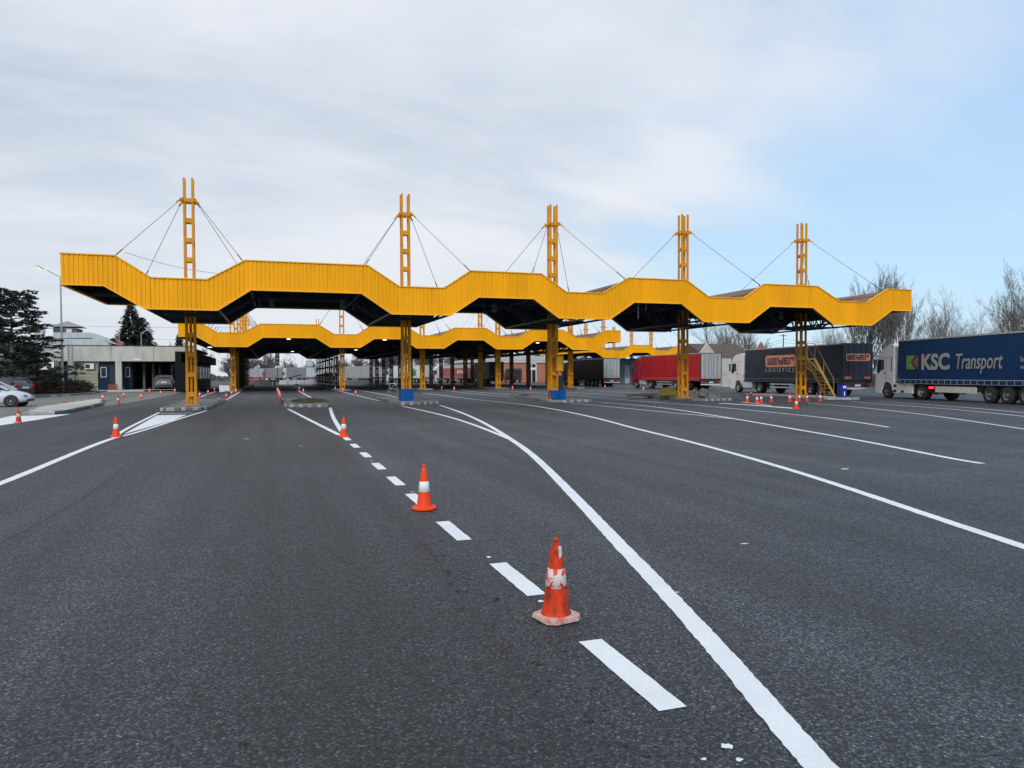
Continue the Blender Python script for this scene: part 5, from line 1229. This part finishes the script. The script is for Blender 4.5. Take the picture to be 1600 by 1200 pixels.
# house behind the red lorry
HY = 88.0
def hp(x, y, Y=HY): X, z = pY(x, y, Y); return (X, Y, z)
X_ = pY(1140, 580, HY)[0]
t = thing('house', 'house with a mossy brown tiled roof and red gable behind the red lorry', 'house', (X_, HY, 0)); off = (X_, HY, 0)
HW = mat('house_wall', (.50, .49, .44), .8, dirt=.3); RT = mat('brown_tiles', (.10, .07, .06), .85, var=.5, vs=3, bump=.6, bs=6, dirt=.7, dirtc=(.16, .12, .10), ds=2.5)
xa, xb = pY(1111, 550, HY)[0], pY(1186, 550, HY)[0]; ze = pY(1130, 559, HY)[1]; zr = pY(1180, 538, HY + 5)[1]
a = B(HW); a.box(((xa + xb) / 2, HY + 5, ze / 2), (xb - xa, 9, ze)); a.build('wall', t, off)
a = B(RT); a.prism([(HY - .3, ze - .1), (HY + 5, zr), (HY + 10.3, ze - .1), (HY + 10.3, ze - .3), (HY - .3, ze - .3)], xa - .6, xb - .4); a.build('roof', t, off)
a = B(mat('red_gable_brick', (.36, .12, .08), .8)); a.prism([(xb - 1.6, ze), (xb + .0, zr + .0), (xb + 1.4, ze)], HY - .6, HY - .2, 'y'); a.build('gable', t, off)
a = B(HW); a.prism([(xa - 2.4, ze + .2), (xa - 1.0, zr - .2), (xa + .6, ze + .2)], HY - .6, HY - .2, 'y'); a.build('gable', t, off)
a = B(HW); X0 = pY(1128.5, 570, 80)[0]; X1 = pY(1143, 570, 80)[0]; a.box(((X0 + X1) / 2, 81.0, pY(1135, 560, 80)[1] / 2), (X1 - X0, 2.0, pY(1135, 560, 80)[1])); o = a.build('storage_container', None, ((X0 + X1) / 2, 81, 0)); o.location = ((X0 + X1) / 2, 81, 0); tag(o, 'plain off-white metal cabin between the red lorry and white cab', 'cabin')

# ---------------------------------------------------------------- trees
def bare_tree(seed, h, spread=.45, trunk=.18, stems=1, levels=5, kids=(3, 5), upr=.5, m_=BARK, twig=.012):
    rr = random.Random(seed); tk = B(m_); cr = B(m_)
    def grow(p, d, L_, r, lv):
        mb = tk if lv == 0 else cr; n = 6 if lv < 2 else 4 if lv < 3 else 3
        segs = 4 if lv < 2 else 3; q = p; dd = d.copy(); pts_ = [p]; rr_ = [r]
        for k in range(segs):
            dd = (dd + Vector((rr.uniform(-1, 1), rr.uniform(-1, 1), rr.uniform(-.3, .9) * upr)) * (.10 if lv < 2 else .2)).normalized()
            nq = q + dd * L_ / segs; r1 = r * (1 - .75 * (k + 1) / segs) if lv else r * (1 - .6 * (k + 1) / segs); r0_ = rr_[-1]
            mb.tube(q, nq, max(r0_, twig * .6), max(r1, twig * .45), n=n, caps=False); q = nq; pts_.append(q); rr_.append(r1)
        if lv >= levels: return
        nk = rr.randint(*kids) + (4 if lv == 0 else 0)
        for k in range(nk):
            f = (.25 + .75 * (k + rr.random()) / nk) if lv == 0 else (.2 + .8 * (k + rr.random()) / nk); i = min(int(f * segs), segs - 1); u = f * segs - i
            b = pts_[i].lerp(pts_[i + 1], u); a_ = rr.uniform(0, 2 * pi); tilt = rr.uniform(.45, 1.0) * spread * 2
            side_ = dd.orthogonal().normalized(); side_ = Matrix.Rotation(a_, 3, dd) @ side_
            nd = (dd * cos(tilt) + side_ * sin(tilt)); nd.z += upr * .35; nd.normalize()
            grow(b, nd, L_ * rr.uniform(.45, .72) * (1.15 - .45 * f), rr_[i] * .6, lv + 1)
        grow(q, dd, L_ * .55, rr_[-1] * .9 + .004, lv + 1)
    for s_ in range(stems):
        a_ = 2 * pi * s_ / max(1, stems) + rr.random(); lean = .0 if stems == 1 else rr.uniform(.08, .28)
        grow(Vector((.25 * cos(a_) * (stems > 1), .25 * sin(a_) * (stems > 1), 0)), Vector((sin(lean) * cos(a_), sin(lean) * sin(a_), cos(lean))), h * .52 * rr.uniform(.85, 1.0), trunk, 0)
    return tk, cr
def place_tree(nm, tkcr, label, loc, group=None, sc_=1, rz=0):
    t = thing(nm, label, 'tree', loc, rz, group, sc_); tkcr[0].build('trunk', t, fix=False); tkcr[1].build('crown', t, fix=False); return t
grp = 'bare trees on the right'
def atx(x, Y): return pY(x, 560, Y)[0]
place_tree('bare_tree', bare_tree(11, 14.5, .27, .15, 4, 5, (3, 4), 1.1), 'tall bare tree with several upright stems behind the right canopy end', (atx(1385, 72), 72, 0), grp)
place_tree('bare_tree', bare_tree(12, 13.5, .28, .13, 4, 5, (3, 4), 1.1), 'bare many-stemmed tree left of the tallest clump, above the dark trailer', (atx(1345, 76), 76, 0), grp)
place_tree('bare_tree', bare_tree(17, 12.5, .32, .13, 3, 5, (2, 4), 1.0), 'bare tree right of the tall clump beside the canopy end', (atx(1412, 70), 70, 0), grp)
place_tree('bare_tree', bare_tree(13, 13, .40, .12, 3, 4, (3, 5), .8), 'slender bare tree above the front of the blue trailer', (atx(1462, 78), 78, 0), grp)
place_tree('bare_tree', bare_tree(14, 12.3, .42, .15, 4, 5, (3, 4), .95, twig=.010), 'tall bare tree rising at the right edge of the view', (atx(1596, 54), 54, 0), grp)
place_tree('bare_tree', bare_tree(15, 9.5, .55, .10, 3, 4, (2, 4), .35), 'low spindly bare tree over the blue trailer lettering', (atx(1527, 60), 60, 0), grp)
place_tree('bare_tree', bare_tree(21, 9.0, .55, .10, 4, 4, (3, 4), .4), 'low spreading bare tree left of the tall one at the right edge', (atx(1562, 62), 62, 0), grp)
place_tree('bare_tree', bare_tree(22, 11.5, .5, .12, 4, 4, (3, 5), .5), 'spreading bare tree between the slender and spindly ones', (atx(1492, 88), 88, 0), grp)
place_tree('bare_tree', bare_tree(16, 15.0, .46, .22, 3, 4, (3, 5), .7), 'round-crowned bare tree directly behind the brown-roofed house', (atx(1130, 118), 118, 0), grp)
place_tree('bare_tree', bare_tree(18, 14.5, .46, .22, 3, 4, (3, 5), .7), 'bare tree behind the red gable of the house', (atx(1160, 120), 120, 0), grp)
place_tree('bare_tree', bare_tree(19, 12, .5, .15, 4, 4, (3, 5), .6), 'low bare tree seen under the canopy left of the rightmost mast', (atx(1300, 100), 100, 0), grp)
# background tree line beyond the yard: shared meshes
far_src = []
for k in range(3):
    tk, cr = bare_tree(40 + k, 10, .5, .3, 3, 4, (3, 5), .5, BARKF, .045); t = thing('background_tree', '', 'tree'); tk.build('trunk', t, fix=False); cr.build('crown', t, fix=False); far_src.append(t)
fr = random.Random(9)
spots = [(-12, 235, 1.0), (-7, 240, .9), (-2, 246, 1.1), (5, 262, .9), (13, 270, .8), (-20, 228, 1.1), (-26, 232, 1.2), (24, 215, 1.0), (29, 205, 1.2), (34, 212, 1.3), (41, 206, 1.2), (48, 200, 1.2), (54, 195, 1.3), (60, 190, 1.1), (38, 190, 1.25), (46, 184, 1.1), (66, 184, 1.2), (73, 178, 1.2), (20, 228, .9), (-36, 225, 1.1), (-14, 150, .55), (-17, 152, .5), (95, 150, 1.0), (104, 140, 1.0), (112, 132, .9), (120, 120, .9)]
for i, (x, y, s_) in enumerate(spots):
    o = far_src[i] if i < 3 else copy_tree(far_src[i % 3])
    o.location = (x, y, 0); o.rotation_euler = (0, 0, fr.uniform(0, 6)); o.scale = (s_, s_, s_ * fr.uniform(.85, 1.1)); o['label'] = 'hazy leafless tree in the far line behind the border yard'; o['group'] = 'far trees behind the yard'
# low scrub stuff along the far edge
sc_ = B(mat('far_scrub', (.13, .125, .12), .95, var=.4, vs=.5)); rs = random.Random(4)
for k in range(9000):
    x = rs.uniform(-70, 150); base = 262 - max(0, x) * .85 if x < 130 else 150; y = base + rs.uniform(-4, 14); z = rs.uniform(0, 3.6) * (0.6 + .4 * sin(x * .31) * sin(x * .13 + 1)); s2 = rs.uniform(.2, .55); a_ = rs.uniform(0, pi)
    sc_.add([(x - s2 * cos(a_), y - s2 * sin(a_), z), (x + s2 * cos(a_), y + s2 * sin(a_), z + rs.uniform(-.2, .2)), (x + rs.uniform(-.2, .2), y, z + s2 * 1.6)], [(0, 1, 2)])
o = sc_.build('far_scrub', fix=False); tag(o, 'low grey scrub along the far edge of the yard', 'scrub', kind='stuff')
# right background scrub
sc_ = B(mat('near_scrub', (.09, .075, .06), .95, var=.4, vs=.5))
for k in range(7000):
    f = rs.random(); x = 52 + 40 * f + rs.uniform(-3, 3); y = 88 - 34 * f + rs.uniform(-3, 3); z = rs.uniform(0, 3.4) * (.6 + .4 * sin(x * .7)); s2 = rs.uniform(.02, .05); a_ = rs.uniform(0, pi); hh = rs.uniform(.5, 1.3)
    sc_.add([(x - s2 * cos(a_), y - s2 * sin(a_), z), (x + s2 * cos(a_), y + s2 * sin(a_), z), (x + rs.uniform(-.5, .5), y + rs.uniform(-.5, .5), z + hh)], [(0, 1, 2)])
o = sc_.build('bramble_scrub', fix=False); tag(o, 'brown twiggy scrub behind the lorries on the right', 'scrub', kind='stuff')

NEED = mat('pine_needles', (.018, .030, .024), .8, var=.5, vs=1.2); NEED2 = mat('pine_needles_light', (.035, .052, .040), .8, var=.4, vs=1.2)
SPR = mat('spruce_needles', (.016, .028, .022), .85, var=.5, vs=.8); SPR2 = mat('spruce_needles_light', (.030, .045, .034), .85, var=.4, vs=.8)
def conifer(label, loc, h, R, seed, n=2600, kind='spruce'):
    rr = random.Random(seed); t = thing('conifer', label, 'tree', loc)
    a = B(BARK); a.tube((0, 0, 0), (0, 0, h * .95), .03 * h * .6 + .05, .02, n=7); a.build('trunk', t, fix=False)
    c = MB(); lb = B(BARK)
    if kind == 'spruce':
        tiers = int(h * 5)
        for k in range(tiers):
            z = h * (.06 + .93 * k / tiers); rad = R * (1 - (z / h)) ** .75 * rr.uniform(.8, 1.12); nb = max(4, int(11 * (1 - z / h) + 4))
            for j in range(nb):
                a_ = 2 * pi * j / nb + rr.uniform(-.3, .3); rl = rad * rr.uniform(.7, 1.15)
                for q in range(int(7 + rl * 8)):
                    f = rr.uniform(.25, 1.0) ** .7; x, y = cos(a_) * rl * f, sin(a_) * rl * f; zz_ = z - f * rl * .22 + rr.uniform(-.12, .12) + max(0, f - .8) * .5
                    s2 = rr.uniform(.22, .48) * (1 + .2 * R / 3); b_ = a_ + rr.uniform(-.9, .9); c.m(SPR if rr.random() < .65 else SPR2)
                    dx, dy = cos(b_) * s2, sin(b_) * s2
                    c.add([(x - dy * .4, y + dx * .4, zz_), (x + dy * .4, y - dx * .4, zz_), (x + dx * 1.2, y + dy * 1.2, zz_ - s2 * rr.uniform(.1, .9))], [(0, 1, 2)])
    else:
        for k in range(84):
            z = h * (.10 + .87 * (k / 84)); prof_ = R * (1.0 - .72 * ((z / h) ** 1.3)); a_ = k * 2.4 + rr.uniform(-.4, .4); rl = prof_ * rr.uniform(.55, 1.1)
            p0 = Vector((0, 0, z)); p1 = Vector((cos(a_) * rl, sin(a_) * rl, z + rl * rr.uniform(-.05, .30))); lb.tube(p0, p1, .05, .015, n=4, caps=False)
            for q in range(int(5 + rl * 2.4)):
                f = rr.uniform(.3, 1.05); cc_ = p0.lerp(p1, f) + Vector((rr.uniform(-.35, .35), rr.uniform(-.35, .35), rr.uniform(-.05, .28))); rad = rr.uniform(.2, .42)
                for u in range(42):
                    d = Vector((rr.gauss(0, 1), rr.gauss(0, 1), rr.gauss(.25, .7))).normalized(); e = cc_ + Vector((d.x * rad * 1.25, d.y * rad * 1.25, d.z * rad * .6)) * rr.uniform(.6, 1.0); s2 = .035
                    pp_ = d.orthogonal().normalized() * s2; b0 = cc_ + (e - cc_) * .35; c.m(NEED if rr.random() < .7 else NEED2)
                    c.add([b0 - pp_ * 1.5, b0 + pp_ * 1.5, e], [(0, 1, 2)])
        lb.build('branches', t, fix=False)
    c.build('crown', t, fix=False); return t
conifer('large dark pine with layered boughs at the left edge', (atx(2, 66), 68.5, 0), pY(4, 450, 68)[1], 5.0, 5, kind='pine')
conifer('second dark pine lower behind the junipers on the left', (atx(44, 86), 86, 0), pY(40, 536, 86)[1], 3.4, 8, kind='pine')
conifer('broad dark conifer rising behind the flat roof', (atx(206, 132), 132, 0), pY(205, 472, 132)[1], 4.6, 2)
conifer('slightly lower conifer at the right flank of the roof conifer', (atx(223, 138), 138, 0), pY(222, 494, 138)[1], 4.6, 3)
conifer('small dark conifer just left of the long canopy end', (atx(281, 150), 150, 0), pY(282, 519, 150)[1], 2.4, 4)
# junipers
JUN = mat('juniper_green', (.030, .038, .026), .9, var=.5, vs=2); JUNB = mat('juniper_brown', (.11, .058, .042), .9, var=.5, vs=2)
def juniper(label, px, py, R, h, brown, seed):
    rr = random.Random(seed); X, Y = g(px, py); c = MB()
    for k in range(220):
        a_ = rr.uniform(0, 2 * pi); el = rr.uniform(.12, 1.3); ln = R * rr.uniform(.55, 1.1); d = Vector((cos(a_) * cos(el), sin(a_) * cos(el), sin(el) * h / R)); p = Vector((rr.uniform(-.3, .3) * R, rr.uniform(-.3, .3) * R, .1))
        for q in range(16):
            f = .25 + .75 * q / 16; b = p + d * ln * f; b.z -= (f ** 2) * ln * .22 * cos(el); s2 = rr.uniform(.03, .05); o_ = Vector((rr.uniform(-1, 1), rr.uniform(-1, 1), rr.uniform(-.3, 1))) * .17; nn = d.orthogonal().normalized() * s2
            c.m(JUNB if rr.random() < brown else JUN); c.add([b - nn, b + nn, b + o_ + d * .15], [(0, 1, 2)])
    o = c.build('juniper_bush', None, fix=False); o.location = (X, Y, 0); tag(o, label, 'bush', 'juniper bushes before the left building'); return o
for i, a_ in enumerate([(60, 617.5, 2.1, 2.5, .85, 'tall brown dry juniper right of the dark car'), (84, 617, 1.8, 1.9, .7, 'half-brown juniper just left of the lamp post foot'), (108, 616, 1.8, 1.6, .4, 'dark juniper just right of the lamp post foot'), (128, 614.5, 1.6, 1.3, .4, 'low dark juniper next to the rubbish bags'), (40, 612, 2.6, 3.2, .7, 'large brown juniper behind the dark car roof'), (100, 611.5, 2.6, 2.6, .55, 'juniper behind the lamp post against the wall')]):
    juniper(a_[5], a_[0], a_[1], a_[2], a_[3], a_[4], 60 + i)
lp = [g(44, 621.5), g(90, 619.5), g(140, 616), g(172, 611.5), g(196, 608.8), g(150, 606), (-24, 84), (-26, 70)]
soil = island([(x, y) for x, y in lp], 'kerbed planting bed with junipers before the left building', striped=(), top=DIRT)
# rubbish bags
for i, (x, y, m_, s_, lab) in enumerate([(143, 609.5, mat('yellow_bag', (.62, .50, .02), .5), .42, 'crumpled yellow bag beside the juniper'), (152, 608.5, DARK, .55, 'black bin bag between the yellow bags'), (151.5, 604.5, mat('yellow_bag', (.62, .5, .02)), .38, 'yellow bag on top of the black bags'), (161, 608.3, DARK, .5, 'rightmost black bin bag by the wall'), (84, 615.5, WHITE, .3, 'pale scrap lying in the juniper bed')]):
    rr = random.Random(i); a = B(m_); a.smooth = True; vs = []; nn = 10
    for k in range(6):
        th = pi * (k + .3) / 6
        for j in range(nn): ph = 2 * pi * j / nn; r_ = s_ * (1 + rr.uniform(-.25, .25)); vs.append((r_ * sin(th) * cos(ph) * 1.3, r_ * sin(th) * sin(ph), s_ * .5 + .6 * r_ * cos(th)))
    a.add(vs, [(k * nn + j, k * nn + (j + 1) % nn, (k + 1) * nn + (j + 1) % nn, (k + 1) * nn + j) for k in range(5) for j in range(nn)] + [tuple(range(nn))]); o = a.build('rubbish_bag'); X, Y = g(x, min(y, 609.5)); o.location = (X, Y, .14 + (.5 if y < 606 else 0)); tag(o, lab, 'rubbish bag')
a = B(mat('faded_red_crate', (.28, .08, .06), .7)); 
for k in range(4): a.box((0, 0, .1 + k * .15), (.8, .5, .1))
for s_ in (-1, 1): a.box((s_ * .37, -.22, .32), (.06, .08, .64))
o = a.build('slatted_crate'); X, Y = g(176, 607); o.location = (X, 88.6, .15); o.location.x = bx(176) * 88.6 / 90; tag(o, 'faded red slatted crate by the blue doors', 'crate')

# power lines on the right and wires at left
def wire(lab, p, q, sag=.6, r=.015):
    a = B(CABLE); P0, P1 = Vector(p), Vector(q); prev = P0; off = tuple(P0)
    for k in range(1, 13): f = k / 12; c = P0.lerp(P1, f); c.z -= sag * 4 * f * (1 - f); a.tube(prev, c, r, n=4, caps=False); prev = c
    o = a.build('overhead_wire', None, off, fix=False); o.location = P0; tag(o, lab, 'wire', 'overhead wires'); return o
t = thing('power_pole', 'thin power pole seen between the house and the rightmost mast', 'pole', (atx(1224, 112), 112, 0)); zt = pY(1224, 522, 112)[1]
a = B(TRUSS); a.tube((0, 0, 0), (0, 0, zt), .11, .08, n=6); a.build('post', t); a = B(TRUSS); a.box((0, 0, zt - .3), (1.6, .1, .1)); a.build('crossarm', t)
X1, z1_ = pY(1224, 530, 112)
for k, (xx, yy) in enumerate([(1100, 556), (1100, 562), (1100, 568)]): wire(['top', 'middle', 'bottom'][k] + ' wire running left from the thin power pole', (X1, 112, z1_ - k * .5), (pY(xx, yy - 6 * k, 150)[0], 150, pY(xx, 560 + k * 3, 150)[1]), .5, .02)
for k in range(2): wire(['upper', 'lower'][k] + ' wire running right from the thin power pole', (X1, 112, z1_ - k * .6), (pY(1420, 540, 95)[0], 95, pY(1420, 533 + k * 8, 95)[1]), .5, .02)
wire('long wire crossing above the left building roof, upper', (-60, 135, 11.0), (-6, 140, 10.3), .6, .02)
wire('long wire crossing above the left building roof, lower', (-60, 138, 8.6), (-6, 143, 8.4), .5, .02)
wire('thin wire sagging across the mast stays at the left', (*[pY(195, 394, 46)[0], 46, pY(195, 394, 46)[1]],), (*[pY(410, 427, 60)[0], 60, pY(410, 427, 60)[1]],), .5, .012)
print('objects', len(bpy.data.objects))
